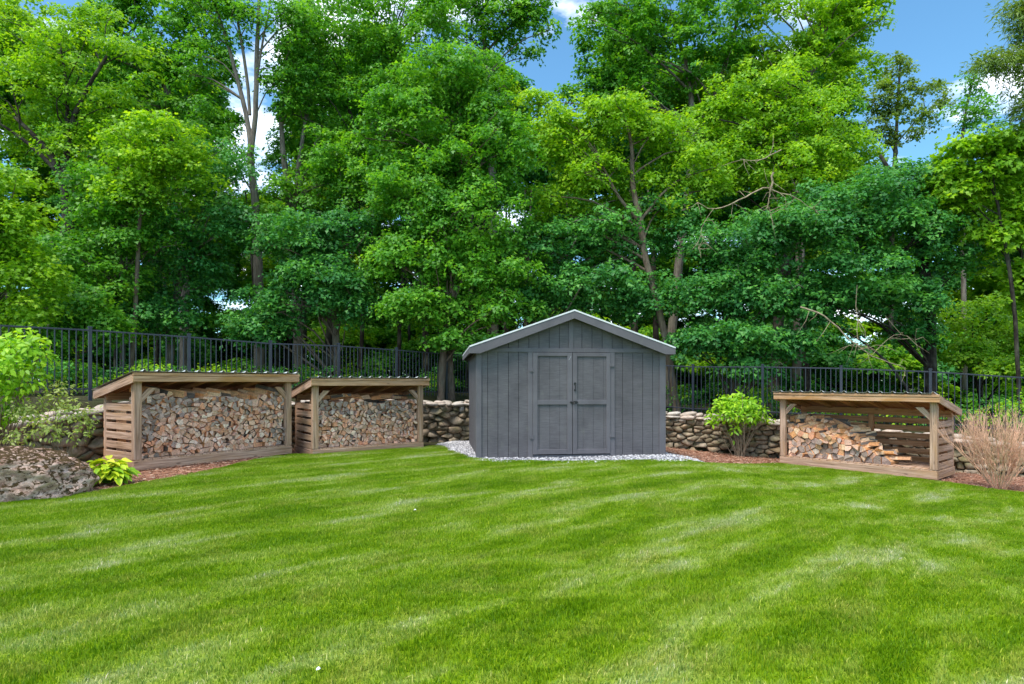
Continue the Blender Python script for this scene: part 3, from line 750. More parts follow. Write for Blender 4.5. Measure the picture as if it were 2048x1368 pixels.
def place_logs(cells, Mx, y0, thing_test, labels, group, pal, length=.40):
    for poly in cells:
        c = centroid(poly); endc, sidec = pal(c)
        V, F, T = log_data(poly, y0+random.gauss(0, .036), length*random.uniform(.92, 1.05), endc, sidec)
        if thing_test(c, poly): tag(log_object('firewood_log', V, F, T, Mx), labels(c, endc), 'log', group(c))
        else: to_rest(V, F, T, Mx)
def jitc(c, a=.12):
    k = random.uniform(1-a, 1+a); return tuple(min(1, x*k*random.uniform(.97, 1.03)) for x in c)
# woodshed 1
top1 = lambda x: ZB+1.05+.035*math.sin(x*2.1+1)+.03*math.sin(x*5)
def pal1(c):
    t = noise.noise(Vector((c[0]*1.6, c[1]*2.4, 3)))+ (c[1]-.75)*.75 + (.35 if c[0] < .5 or c[0] > 2.6 else 0)
    return (jitc(random.choice(GREY if random.gauss(t, .28) > .32 else TAN)), jitc(random.choice(TAN+ORG)))
c1 = pack_face(.135, 3.05-.135, ZB, top1)
ar = sorted((abs(area(p)) for p in c1), reverse=True); thr1 = ar[min(88, len(ar)-1)]
def lab1(c, e):
    k = 'grey weathered' if e[0]-e[2] < .22 else 'tan'
    h = ('upper' if c[1] > .95 else 'middle' if c[1] > .55 else 'bottom')+' '+('left' if c[0] < 1.05 else 'centre' if c[0] < 2.0 else 'right')
    return f'{k} split log end in the {h} part of the leftmost stack'
place_logs(c1, M1, .10, lambda c, p: abs(area(p)) > thr1, lab1, lambda c: 'split logs stacked in the leftmost woodshed', pal1)
def back_row(L, top, Mx, y0, pal, spx=.2, spz=.16):
    for poly in pack_face(.14, L-.14, ZB, top, spx, spz, .2): 
        V, F, T = log_data(poly, y0, .42, *pal(centroid(poly))); to_rest(V, F, T, Mx)
back_row(3.05, lambda x: ZB+.97, M1, .62, pal1)
# woodshed 2
top2 = lambda x: ZB+.99+.03*math.sin(x*3)+.03*math.sin(x*7+1)
def pal2(c):
    t = noise.noise(Vector((c[0]*1.6, c[1]*2.4, 9)))+ (c[1]-.62)*1.1
    return (jitc(random.choice(GREY if random.gauss(t, .28) > .28 else TAN)), jitc(random.choice(TAN+ORG)))
c2 = pack_face(.135, 2.6-.135, ZB, top2, .104, .088)
ar = sorted((abs(area(p)) for p in c2), reverse=True); thr2 = ar[min(30, len(ar)-1)]
place_logs(c2, M2, .10, lambda c, p: abs(area(p)) > thr2, lambda c, e: 'large split log in the '+('upper' if c[1] > .65 else 'lower')+' '+('left' if c[0] < 1.3 else 'right')+' part of the middle woodshed stack', lambda c: 'larger logs stacked in the middle woodshed', pal2)
back_row(2.6, lambda x: ZB+.98, M2, .62, pal2)

def wedge_log(L, w_, h_, pal=ORG):
    """loose split log along local x, centred"""
    k = random.choice((0, 1, 2))
    if k == 0: prof = [(-w_/2, 0), (w_/2, 0), (w_*.35, h_*.6), (0, h_), (-w_*.4, h_*.55)]
    elif k == 1: prof = [(-w_/2, 0), (w_/2, .1*h_), (w_*.42, h_*.75), (-w_*.3, h_)]
    else: prof = [(-w_/2, 0), (w_/2, 0), (w_*.05, h_), (-w_*.3, h_*.8)]
    prof = prof[::-1]
    n = len(prof); V = []; ax = random.uniform(-.25, .25)
    sc_ = random.uniform(.82, 1.0)
    for y, z in prof: V.append((-L/2+z*ax, y, z-h_/2))
    for y, z in prof: V.append((random.uniform(-.012,.012), y*random.uniform(.95,1.03), (z-h_/2)*random.uniform(.95,1.05)))
    for y, z in prof: V.append((L/2-y*ax, y*sc_, z*sc_-h_/2))
    F = [list(range(n)), list(range(3*n-1, 2*n-1, -1))]; e = jitc(random.choice(TAN+ORG)); T = [e, e]; bs = random.randrange(n+1)
    for q in range(2):
        for i in range(n):
            F.append([q*n+i+n, q*n+(i+1) % n+n, q*n+(i+1) % n, q*n+i]); T.append(random.choice(BARK) if i == bs else jitc(random.choice(pal), .06))
    return V, F, T
def loose(Mx, loc, yaw, pitch, roll, L, w_, h_, label, group, pal=ORG):
    V, F, T = wedge_log(L, w_, h_, pal)
    m = Mx @ Matrix.Translation(Vector(loc)) @ Matrix.Rotation(yaw, 4, 'Z') @ Matrix.Rotation(pitch, 4, 'Y') @ Matrix.Rotation(roll, 4, 'X')
    return tag(log_object('firewood_log', V, F, T, m, (1,0,0)), label, 'log', group)
# orange logs lying across the tops of the two full stacks
for i, x in enumerate(np.linspace(.35, 2.7, 12)):
    loose(M1, (x, .33+random.uniform(-.05,.1), top1(x)+.065), R(random.uniform(-68, -30)), R(random.uniform(5, 15)), random.uniform(0, .6), .46, .15, .12,
          'orange brown log lying aslant on top of the leftmost stack', 'logs lying on top of the leftmost stack')
for i, x in enumerate(np.linspace(.5, 2.2, 8)):
    loose(M2, (x, .42+random.uniform(-.05,.1), top2(x)+.055), R(random.uniform(-22, 22)+180), R(random.uniform(-4, 6)), random.uniform(0, .6), .44, .13, .10,
          'orange brown log lying lengthwise on top of the middle stack', 'logs lying on top of the middle stack')
# woodshed 3: the stack falls away to the right
def top3(x): return ZB+np.interp(x, [.1, .5, .9, 1.5, 1.95, 2.3], [.66, .68, .58, .44, .24, .06])
def pal3(c):
    low = c[1] < .45+.1*math.sin(c[0]*4)
    return (jitc(random.choice(GREY if (low and random.random() < .75) or random.random() < .15 else ORG+TAN)), jitc(random.choice(ORG)))
c3 = pack_face(.14, 2.25, ZB, top3, .135, .115, .5, .91)
place_logs(c3, M3, .12, lambda c, p: True, lambda c, e: ('grey' if e[0]-e[2] < .22 else 'orange brown')+' log end '+('near the left post' if c[0] < .75 else 'midway along' if c[0] < 1.4 else 'at the sloping end')+(' in the bottom rows' if c[1] < ZB+.25 else ' above the bottom rows')+' of the right heap', lambda c: 'logs packed at the foot of the right woodshed heap', pal3)
for poly in pack_face(.14, 2.2, ZB, lambda x: top3(x)-.02, .17, .14, .2): V, F, T = log_data(poly, .58, .42, *pal3(centroid(poly))); to_rest(V, F, T, M3)
random.seed(33)
kl = 0
for lay in range(3):
    for x in np.arange(.22, 2.15-lay*.25, .115):
        hgt_ = top3(x)-ZB
        z = top3(x)+.05+lay*.085*(1 if x < 1.6 else .6)
        if x > 1.9 and lay > 0: continue
        y = .34+lay*.10+random.uniform(-.07,.08)
        yaw = R(random.choice((30, 42, 52, 62, 74, 36, -60)) + random.uniform(-9, 9)); pitch = R(random.uniform(-16, 2))
        loose(M3, (x+random.uniform(-.03,.03), y, z), yaw, pitch, random.uniform(-.4,.4), random.uniform(.36,.44), random.uniform(.10,.14), random.uniform(.075,.105),
              ('orange brown log tossed at an angle on the '+('left' if x < 1.1 else 'right')+' end of the right woodshed heap' if lay == 0 else 'light orange log lying askew on the '+('peak' if x < .9 else 'falling slope')+' of the right heap, '+('second' if lay == 1 else 'topmost')+' layer'),
              'loose logs on the right woodshed heap'); kl += 1
for (x, y, z, yw, pt) in ((.62,.5,.98,150,-4), (1.18,.5,.90,155,-20), (1.35,.42,.72,150,-12), (.35,.5,.95,160,-22), (1.0,.6,.96,190,-3), (1.75,.35,.50,175,4), (2.05,.36,.36,170,6), (2.3,.38,.25,185,3)):
    loose(M3, (x, y, z+.06), R(yw), R(pt), .3, .46, .14, .10, 'long pale split log sticking out of the right heap', 'long logs sticking out of the right heap')
# the remaining logs of the two full stacks
G = np.array(REST['V'])
me = mesh_np('firewood_stack', G, REST['F'], attrs={'gc': ('POINT', 'FLOAT_VECTOR', G), 'tint': ('FACE', 'FLOAT_COLOR', [(*x, 1) for x in REST['T']])})
tag(link_mesh('firewood_stack', me, M['firewood']), 'small split logs filling the stacks in the woodsheds', 'firewood', kind='stuff')

# ---------------------------------------------------------------- dry stone walls
def stone_mesh(poly, depth, u_dir, face_pt):
    """rounded stone from a polygon (s along the wall, z up): vertices (s, depth, z)"""
    n = len(poly); c = centroid(poly); V = []; F = []
    bulge = random.uniform(.015, .06)
    rings = ((.80, depth), (1.0, depth*.35), (.97, 0.0), (.66, -bulge*.75))
    tx, tz = random.gauss(0, .3), random.gauss(.1, .35)
    for s, d in rings:
        for x, z in poly: V.append((c[0]+(x-c[0])*s, d+((x-c[0])*tx+(z-c[1])*tz if d <= 0 else 0), c[1]+(z-c[1])*s))
    V.append((c[0], -bulge, c[1])); V.append((c[0], depth, c[1]))
    for r_ in range(3):
        for i in range(n): F.append([r_*n+i, r_*n+(i+1) % n, (r_+1)*n+(i+1) % n, (r_+1)*n+i])
    for i in range(n): F.append([3*n+i, 3*n+(i+1) % n, 4*n]); F.append([(i+1) % n, i, 4*n+1])
    return V, F
def round_poly(poly):
    o = []; n = len(poly)
    for i in range(n):
        p, q, r_ = poly[i-1], poly[i], poly[(i+1) % n]
        o.append((q[0]*.84+p[0]*.08+r_[0]*.08, q[1]*.84+p[1]*.08+r_[1]*.08))
    return o
def path_point(path, s):
    for a, b in zip(path[:-1], path[1:]):
        L = math.dist(a, b)
        if s <= L or b == path[-1]:
            t = s/L; return (a[0]+(b[0]-a[0])*t, a[1]+(b[1]-a[1])*t), ((b[0]-a[0])/L, (b[1]-a[1])/L)
        s -= L
def stone_wall(path, top, label, s_from, s_to, spx, spz):
    root = empty('stone_wall', (path[0][0], path[0][1], 0), 0, label, 'stone wall', 'dry stone walls')
    rp = Vector((path[0][0], path[0][1], 0))
    tot = sum(math.dist(a, b) for a, b in zip(path[:-1], path[1:])); s_to = min(s_to, tot-.01)
    W = s_to-s_from; H = 1.3
    pts = []
    z = 0; k = 0
    while z < H:
        hrow = spz*random.uniform(.8, 1.3); s = random.uniform(-.2, 0)
        while s < W+.1:
            wd = spx*random.choice((.55, .75, 1, 1.3, 1.6)); pts.append((s+wd/2+random.uniform(-.25,.25)*wd, z+hrow/2+random.uniform(-.48,.48)*hrow)); s += wd
        z += hrow
    st = 2.1   # squeeze so that cells come out wider than tall
    sq = [(a/st, b) for a, b in pts]
    cells = voronoi_cells(sq, [(0,-.15), (W/st,-.15), (W/st,H+.1), (0,H+.1)])
    cnt = 0
    def emit(V, F, s_c, mat, name='stone'):
        nonlocal cnt
        (px_, py_), (dx, dy) = path_point(path, s_c)
        nx_, ny_ = -dy, dx
        base = hz_front(px_, py_)
        W3 = []
        for s, d, z_ in V:
            ds = s-s_c; W3.append((px_+dx*ds+nx_*d, py_+dy*ds+ny_*d, base+z_))
        W3 = np.array(W3); c = W3.mean(0)
        bm = bmesh.new()
        me = mesh_np(name, W3-c, F, smooth=True)
        bm.from_mesh(me); bmesh.ops.recalc_face_normals(bm, faces=bm.faces); bm.to_mesh(me); bm.free()
        o = link_mesh(name, me, mat, root); o.location = Vector(c)-rp; cnt += 1
        return o
    rest = []
    for poly in cells:
        poly = [(x*st, z_) for x, z_ in poly]; c = centroid(poly)
        s_c = c[0]+s_from
        (px_, py_), _d = path_point(path, s_c)
        tz = top(px_)-hz_front(px_, py_)
        if c[1] > tz-.05 or c[1] < -.02: continue
        poly = round_poly(simplify(poly, .03))
        if len(poly) > 7: poly = poly[::2] if len(poly) > 9 else poly[:7]
        if len(poly) < 4: continue
        c = centroid(poly); a = random.uniform(.98, 1.10)
        poly = [(s_from+c[0]+(x-c[0])*a, c[1]+(z_-c[1])*a) for x, z_ in poly]
        V, F = stone_mesh(poly, .22, None, None)
        off = random.gauss(0, .02); V = [(a_, b_+off, c_) for a_, b_, c_ in V]
        emit(V, F, s_c, M['cap_stone'] if c[1] > tz-.16 and random.random() < .6 else M['stone'])
    # cap stones: flat, lying over the top in three loose ranks
    for rank, (dd, lift) in enumerate(((.02, -.01), (.22, .03), (.12, .07))):
        s = s_from
        while s < s_to-.1:
            wd = random.uniform(.16, .42); hh = random.uniform(.06, .13)
            (px_, py_), _d = path_point(path, s+wd/2); tz = top(px_)-hz_front(px_, py_)
            if rank < 2 or random.random() < .55:
                n = 7; V = []; F = []
                tl = random.gauss(0, .12)
                for f_, zz in ((.7, -hh*.5), (1.0, -hh*.1), (.92, hh*.25), (.5, hh*.5)):
                    for i in range(n):
                        a = 2*math.pi*i/n+.3*rank; k = f_*(1+.2*math.sin(i*2.7+s*9))
                        xx = math.cos(a)*wd*.56*k; V.append((s+wd/2+xx, dd+math.sin(a)*.17*k, tz+lift+zz+xx*tl))
                V.append((s+wd/2, dd, tz+lift+hh*.52)); V.append((s+wd/2, dd, tz+lift-hh*.5))
                for r_ in range(3):
                    for i in range(n): F.append([r_*n+i, r_*n+(i+1) % n, (r_+1)*n+(i+1) % n, (r_+1)*n+i])
                for i in range(n): F.append([3*n+i, 3*n+(i+1) % n, 4*n]); F.append([(i+1) % n, i, 4*n+1])
                emit(V, F, s+wd/2, M['cap_stone'])
            s += wd*random.uniform(.9, 1.05)
    # earth and rubble core behind the face
    V = []; F = []; ss = np.arange(s_from, s_to, .25)
    for k, s in enumerate(ss):
        (px_, py_), (dx, dy) = path_point(path, s); nx_, ny_ = -dy, dx; b = hz_front(px_, py_); t = top(px_)-.07
        for d, z_ in ((.13, b-.1), (.15, t), (.42, t), (.44, b-.1)): V.append((px_+nx_*d-rp.x, py_+ny_*d-rp.y, z_))
        if k:
            for j in range(3): F.append([(k-1)*4+j, k*4+j, k*4+j+1, (k-1)*4+j+1])
    link_mesh('wall_core', mesh_np('wall_core', V, F), M['stone'], root)
    return root, cnt
def hz_front(x, y): return float(h_front(np.array([x]), np.array([y]))[0])
topL = lambda x: float(np.interp(x, [-9, -8.2, -7.5, -5, -2, .6], [.72, .82, 1.02, 1.0, .93, .85]))
topR = lambda x: float(np.interp(x, [.6, 2.6, 4.2, 5.8, 6.7, 8.2, 9.9, 10.7, 13], [.8, .66, .60, .53, .46, .34, .22, .16, .05]))
random.seed(21)
wl, n1_ = stone_wall(WALL_L, topL, 'rough dry stone wall running behind the two full woodsheds to the grey shed', 1.5, 14.6, .27, .15)
wr, n2_ = stone_wall(WALL_R, topR, 'low dry stone wall of flat stones right of the grey shed', 1.9, 13.2, .24, .115)
print('wall stones', n1_, n2_)

# ---------------------------------------------------------------- fences
def fence(pts, tops, label, npick=15, H=1.42):
    root = empty('metal_fence', (pts[0][0], pts[0][1], 0), 0, label, 'fence', 'black metal fence runs')
    R0 = Vector((pts[0][0], pts[0][1], 0))
    PM = board_mesh('picket', 1.0, .019, .019, .002); PM.materials.append(M['fence'])
    PO = board_mesh('fence_post', H+.22, .062, .062, .004); PO.materials.append(M['fence'])
    bmc = bmesh.new(); v = add_box(bmc, -.038, .038, -.038, .038, 0, .022); v2 = add_box(bmc, -.03, .03, -.03, .03, .022, .032)
    cm = bpy.data.meshes.new('post_cap'); bmc.to_mesh(cm); bmc.free(); cm.materials.append(M['fence'])
    for i, (p, t) in enumerate(zip(pts, tops)):
        ang = math.atan2(pts[min(i+1, len(pts)-1)][1]-pts[max(i-1,0)][1], pts[min(i+1, len(pts)-1)][0]-pts[max(i-1,0)][0])
        o = link_mesh('fence_post', PO, None, root); o.matrix_local = Matrix.Translation(Vector((p[0], p[1], t-H-.22))-R0) @ Matrix.Rotation(ang, 4, 'Z') @ Matrix.Rotation(-math.pi/2, 4, 'Y')
        c = link_mesh('post_cap', cm, None, o); c.matrix_local = Matrix.Translation((H+.22, 0, 0)) @ Matrix.Rotation(math.pi/2, 4, 'Y')
    for i in range(len(pts)-1):
        a = Vector((pts[i][0], pts[i][1], tops[i]-.05)); b = Vector((pts[i+1][0], pts[i+1][1], tops[i+1]-.05)); d = (b-a).normalized()
        for dz in (0, -1.18):
            board('rail', a+d*.032+Vector((0,0,dz))-R0, b-d*.032+Vector((0,0,dz))-R0, .032, .03, (d.y, -d.x, 0), M['fence'], root, .003)
        ang = math.atan2(d.y, d.x)
        for k in range(1, npick+1):
            q = a.lerp(b, k/(npick+1)); hh = 1.28
            o = link_mesh('picket', PM, None, root)
            o.matrix_local = Matrix.Translation(Vector((q.x, q.y, q.z-.012-hh))-R0) @ Matrix.Rotation(ang, 4, 'Z') @ Matrix.Rotation(-math.pi/2, 4, 'Y') @ Matrix.Diagonal((hh, 1, 1, 1))
    return root
FL = [(-8.48+1.29*t, 12.06+1.297*t) for t in range(-2, 7)]
TL = [2.60, 2.60, 2.60, 2.56, 2.50, 2.52, 2.48, 2.43, 2.40]
fence(FL, TL, 'long black metal picket fence above the stone wall, left of the shed')
FR = [(5.10+1.56*s, 16.9-.958*s) for s in range(-3, 6)]
TR = [2.34, 2.22, 2.10, 1.99, 1.96, 1.90, 1.80, 1.64, 1.5]
fence(FR, TR, 'black metal picket fence dropping to the right behind the half empty woodshed')

# ---------------------------------------------------------------- boulder
bm = bmesh.new(); bmesh.ops.create_icosphere(bm, subdivisions=6, radius=1)
for v in bm.verts:
    p = v.co.copy(); n_ = noise.fractal(p*1.1+Vector((3,1,2)), 1.0, 2.2, 5)*.15
    rid = noise.fractal(Vector((p.x*2.2+p.z*1.6, p.y*2, p.z*5-p.x*2.6)), .8, 2.1, 6)*.085
    crack = -.07*math.exp(-((p.x+.02+.6*p.z)/.035)**2) * (1 if p.z < .15 else .3)
    q = p*(1+n_+rid+crack)
    q = Vector((q.x, q.y, q.z if q.z > -.5 else -.5))
    pw_ = 2.6; f = (abs(p.x)**pw_+abs(p.z)**pw_)**(-1/pw_) if (abs(p.x)+abs(p.z)) > .2 else 1
    v.co = Vector((q.x*(1+.16*(f-1)), q.y, q.z*(1+.25*(f-1))))
bmesh.ops.scale(bm, vec=(.82, .58, .475), verts=bm.verts)
bmesh.ops.rotate(bm, cent=(0,0,0), matrix=Matrix.Rotation(R(4), 3, 'Y'), verts=bm.verts)
bo = from_bm('boulder', bm, M['boulder'], None, True)
bo.location = (-6.50, 7.85, .20); bo.rotation_euler = (0, 0, R(28))
tag(bo, 'large pale pinkish boulder with dark moss at the lawn edge', 'boulder')

# ---------------------------------------------------------------- leaves and plants
def basis(N_, U):
    """orthonormal frames from normals N_ and approximate directions U"""
    N_ = N_/np.linalg.norm(N_, axis=1, keepdims=True)
    U = U-(U*N_).sum(1, keepdims=True)*N_; U = U/(np.linalg.norm(U, axis=1, keepdims=True)+1e-9)
    return N_, U, np.cross(N_, U)
MAPLE = np.array([(0,.02), (-.42,.04), (-.30,.26), (-.58,.54), (-.20,.64), (0,1.08), (.20,.64), (.58,.54), (.30,.26), (.42,.04)])
MAPLE_LO = np.array([(0,.0), (-.56,.28), (-.26,.64), (0,1.08), (.26,.64), (.56,.28)])
OVAL = np.array([(0,0), (-.2,.25), (-.22,.55), (0,1.0), (.22,.55), (.2,.25)])
NARROW = np.array([(0,0), (-.13,.35), (0,1.0), (.13,.35)])
def leaves_mesh(name, P, N_, U, size, tint, shape, droop=.25):
    n = len(P); k = len(shape)
    N_, U, S = basis(N_, U)
    sx_ = shape[:, 0][None, :, None]; sy_ = shape[:, 1][None, :, None]
    bend = -droop*(sy_**2)+.25*np.abs(sx_)      # droops along, folds up at the sides
    V = P[:, None, :]+(S[:, None, :]*sx_+U[:, None, :]*sy_+N_[:, None, :]*bend)*size[:, None, None]
    F = np.arange(n*k).reshape(n, k)
    return mesh_np(name, V.reshape(-1, 3), F, attrs={'tint': ('FACE', 'FLOAT', tint)})
def sprays(blobs, per_m2, nleaf, leaf, spread, seed, up=.7, outw=.5, fill=.45, tone_noise=.3, flat=.72):
    """blobs: list of (centre, radius) -> arrays of leaves gathered in drooping, tiered sprays"""
    r = np.random.default_rng(seed); PP, NN, UU, SS, TT = [], [], [], [], []
    for c, rad in blobs:
        n = max(4, int(per_m2*4*math.pi*rad*rad*.30))
        d = r.normal(0, 1, (n, 3)); d /= np.linalg.norm(d, axis=1, keepdims=True); d[:, 2] = np.where(d[:, 2] < -.35, -d[:, 2]*.6, d[:, 2])
        rr = rad*(fill+(1-fill)*r.uniform(0, 1, n)**.6)*(1+.25*np.sin(d[:, 0]*5+c[0]*3)*np.sin(d[:, 1]*4+c[2]*2))
        pos = np.array(c)+d*rr[:, None]*np.array([1, 1, flat])
        out_h = d*np.array([1, 1, .25]); out_h /= (np.linalg.norm(out_h, axis=1, keepdims=True)+1e-6)
        nr = np.array([0, 0, up])+out_h*outw*.6+r.normal(0, .16, (n, 3)); nr[:, 1] -= .12
        nr, u, s = basis(nr, out_h)
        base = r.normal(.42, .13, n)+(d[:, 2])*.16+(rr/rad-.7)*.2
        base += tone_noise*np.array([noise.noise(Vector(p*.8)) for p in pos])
        k = nleaf
        a = r.uniform(-np.pi, np.pi, (n, k)); q = np.sqrt(r.uniform(.02, 1, (n, k)))*spread*r.uniform(.7, 1.25, (n, 1))
        off = (u[:, None, :]*(np.cos(a)*q)[..., None]+s[:, None, :]*(np.sin(a)*q*.85)[..., None]+nr[:, None, :]*(r.normal(0, .05, (n, k))-.5*q**2/spread*.6)[..., None])
        lp = pos[:, None, :]+off
        lu = off/ (np.linalg.norm(off, axis=2, keepdims=True)+1e-6)+r.normal(0, .45, (n, k, 3))+np.array([0, 0, -.30])
        ln = nr[:, None, :]+r.normal(0, .34, (n, k, 3))
        PP.append(lp.reshape(-1, 3)); UU.append(lu.reshape(-1, 3)); NN.append(ln.reshape(-1, 3))
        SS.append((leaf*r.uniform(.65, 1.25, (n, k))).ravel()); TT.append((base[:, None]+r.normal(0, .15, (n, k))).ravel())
    return [np.concatenate(x) for x in (PP, NN, UU, SS, TT)]
def tube(pts, rad, seg=7, V=None, F=None):
    pts = [Vector(p) for p in pts]; b = len(V); n = len(pts)
    for i, p in enumerate(pts):
        t = (pts[min(i+1, n-1)]-pts[max(i-1, 0)]).normalized(); u = t.cross(Vector((.13,.99,.05))).normalized(); v = t.cross(u)
        for k in range(seg):
            a = 2*math.pi*k/seg; rr = rad[i]*(1+.08*math.sin(a*3+i)); V.append(tuple(p+u*math.cos(a)*rr+v*math.sin(a)*rr))
    for i in range(n-1):
        for k in range(seg): F.append([b+i*seg+k, b+i*seg+(k+1) % seg, b+(i+1)*seg+(k+1) % seg, b+(i+1)*seg+k])
    F.append([b+(n-1)*seg+k for k in range(seg)])
def smooth_path(pts, m=4, wob=.0):
    pts = [Vector(p) for p in pts]; o = []
    for i in range(len(pts)-1):
        p0, p1, p2, p3 = pts[max(i-1, 0)], pts[i], pts[i+1], pts[min(i+2, len(pts)-1)]
        for j in range(m):
            t = j/m; q = .5*((2*p1)+(p2-p0)*t+(2*p0-5*p1+4*p2-p3)*t*t+(3*p1-p0-3*p2+p3)*t**3)
            if wob: q = q+Vector((random.uniform(-wob, wob), random.uniform(-wob, wob), 0))
            o.append(q)
    o.append(pts[-1]); return o
leaf_total = 0
def tree(name, label, trunks, ellipses, mat, barkm, seed, leaf=.100, per=10.4, nleaf=13, spread=.27, lo=False, nlimb=10, blob_r=(.26,.62), shape=None, up=.7, group='trees behind the fence', cat='tree', dens=1.0):
    """trunks: lists of (px, py, Y, radius); ellipses: (px, py, rx, ry, Y, n)"""
    global leaf_total
    random.seed(seed); rs = np.random.default_rng(seed)
    blobs = []
    for (ex_, ey_, rx, ry, Y, n) in ellipses:
        n = int(n*5.2+.5); c = at(ex_, ey_, Y); RX, RZ = 1.22*rx/FPX*Y, 1.28*ry/FPX*Y; RY = min(RX, 2.2)
        for k in range(n):
            d = rs.normal(0, 1, 3); d /= np.linalg.norm(d); q = rs.uniform(.25, 1)**.45
            br = rs.uniform(*blob_r); m_ = max(.15, 1-br*.55/min(RX, RZ)) if min(RX, RZ) > br*.6 else .2
            blobs.append((np.array([c.x+d[0]*q*RX*m_, c.y-abs(d[1])*q*RY*m_*.6+d[1]*q*RY*.3, c.z+d[2]*q*RZ*m_]), min(br, max(RX, RZ))))
    base = at(*trunks[0][0][:3]); gz = hz(base.x, base.y)
    root = empty(name, (base.x, base.y, gz), 0, label, cat, group)
    B = Vector((base.x, base.y, gz)); V, F = [], []
    tp = []
    for tr in trunks:
        pts = [at(a, b, y) for a, b, y, _ in tr]; rad = [q[3] for q in tr]
        if tr is trunks[0] or tr[0][1] > 700: pts[0].z = min(pts[0].z, hz(pts[0].x, pts[0].y)-.1)
        sp = smooth_path(pts, 4, .012); rr = np.interp(np.linspace(0, len(pts)-1, len(sp)), range(len(pts)), rad)
        if tr is trunks[0]: rr[0] *= 1.35
        tube([p-B for p in sp], rr, 8, V, F); tp += [(p, r_) for p, r_ in zip(sp, rr)]
    for c, br in blobs:
        c = Vector(c)
        cand = [(p, r_) for p, r_ in tp if p.z < c.z+.3] or tp[:1]
        p0, r0 = min(cand, key=lambda q: (q[0]-c).length+.9*max(0, q[0].z-c.z+1.2)+random.uniform(0, 2.2))
        L = (c-p0).length
        if L > 7 or random.random() < .84: continue
        midp = p0.lerp(c, .5)+Vector((random.uniform(-.2,.2), random.uniform(-.2,.2), .10*L))
        r1 = min(r0*.5, .014+.010*L)
        sp = smooth_path([p0, midp, c], 3, .03); tube([p-B for p in sp], np.linspace(r1, r1*.35, len(sp)), 5, V, F)
        for k in range(2):
            d = Vector((random.gauss(0,1), random.gauss(0,1), random.gauss(.2,.6))).normalized()*br*.8
            tube([c-B, c+d*.5+Vector((0,0,.1))-B, c+d-B], [r1*.35, r1*.25, .006], 3, V, F)
    link_mesh('trunk', mesh_np('trunk', V, F, smooth=True), barkm, root)
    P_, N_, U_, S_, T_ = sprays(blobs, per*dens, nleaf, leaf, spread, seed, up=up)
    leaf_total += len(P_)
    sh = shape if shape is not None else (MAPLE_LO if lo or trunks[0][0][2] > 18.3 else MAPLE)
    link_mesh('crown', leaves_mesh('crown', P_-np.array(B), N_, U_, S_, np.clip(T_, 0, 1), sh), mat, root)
    return root

L0, L1, L2, L3 = M['leaf0'], M['leaf1'], M['leaf2'], M['leaf3']
BG, BB, BD = M['bark_grey'], M['bark_brown'], M['bark_dark']
tree('maple_sapling', 'bright leafy young maple filling the left edge above the fence', [[(-30,760,15.5,.09), (-20,560,15.5,.07), (10,420,15.5,.03)]],
     [(10,450,85,110,15.5,12), (20,580,95,90,15.5,12), (-40,380,60,70,15.8,5)], L0, BB, 101)
tree('maple_tree', 'dark trunked tree forking low at the far left', [[(100,800,20,.24), (112,640,20,.20), (124,540,20,.19), (138,430,20,.18), (122,350,20,.14), (95,300,20,.10), (30,235,20,.05)],
     [(138,430,20,.13), (118,540,20.4,.12), (104,640,20.6,.13), (96,790,20.6,.14)], [(128,350,20,.11), (150,230,20,.08), (215,110,20,.04)], [(118,345,20,.09), (60,290,20,.06), (-10,240,20,.03)], [(132,330,20,.08), (135,200,20,.05), (120,90,20,.03)]],
     [(60,180,120,90,20.5,14), (190,160,110,120,20.5,14), (110,60,90,70,21,4), (20,60,60,60,21,6), (200,330,90,70,20.5,7), (60,300,50,40,20.8,2), (180,60,60,50,21,3)], L0, BD, 102, dens=.72)
tree('young_maple', 'slim brown trunked young maple, right one of the thin pair', [[(258,800,18.3,.075), (270,640,18.3,.065), (275,540,18.3,.06), (282,400,18.3,.05), (298,310,18.3,.03)]],
     [(320,300,95,60,18.5,9), (270,385,70,40,18.2,5), (360,360,90,60,18.7,7)], L0, BB, 103, dens=.9)
tree('young_maple', 'slim grey trunked young maple, left one of the thin pair', [[(243,800,19,.08), (246,640,19,.075), (243,520,19,.07), (258,400,19,.05), (262,330,19,.03)]],
     [(190,400,80,60,19,7), (290,450,90,60,18.8,8), (180,520,110,60,19,9), (250,580,100,50,19,7)], L1, BG, 104)
tree('maple_tree', 'maple with an s-shaped leaning grey trunk, right of the thin pair', [[(335,800,20,.14), (345,650,20,.12), (365,540,20,.115), (375,480,20,.11), (358,390,20,.08), (350,330,20,.05)]],
     [(420,460,95,60,19.8,9), (360,560,110,55,20,8), (330,640,120,45,19.5,8), (430,350,80,60,20.4,6)], L2, BG, 105)
tree('maple_tree', 'broad old maple with a high fork in the upper left', [[(370,780,25,.2), (365,500,25,.18), (345,260,25,.15), (330,165,25,.13), (300,100,25,.08), (215,50,25,.05)], [(332,165,25,.1), (385,100,25,.06), (430,50,25,.03)], [(330,170,25,.06), (250,125,24.6,.045), (190,110,24.5,.03)]],
     [(300,90,120,90,25,14), (250,230,130,100,25,14), (390,150,80,110,25,9), (340,310,130,80,25,8), (340,20,110,50,25,6), (180,300,100,80,25,6), (420,280,70,60,25,7), (240,20,80,40,25,4), (150,130,60,60,25,4), (450,140,30,40,25,2)], L1, BG, 106, leaf=.128, dens=.85, lo=True)
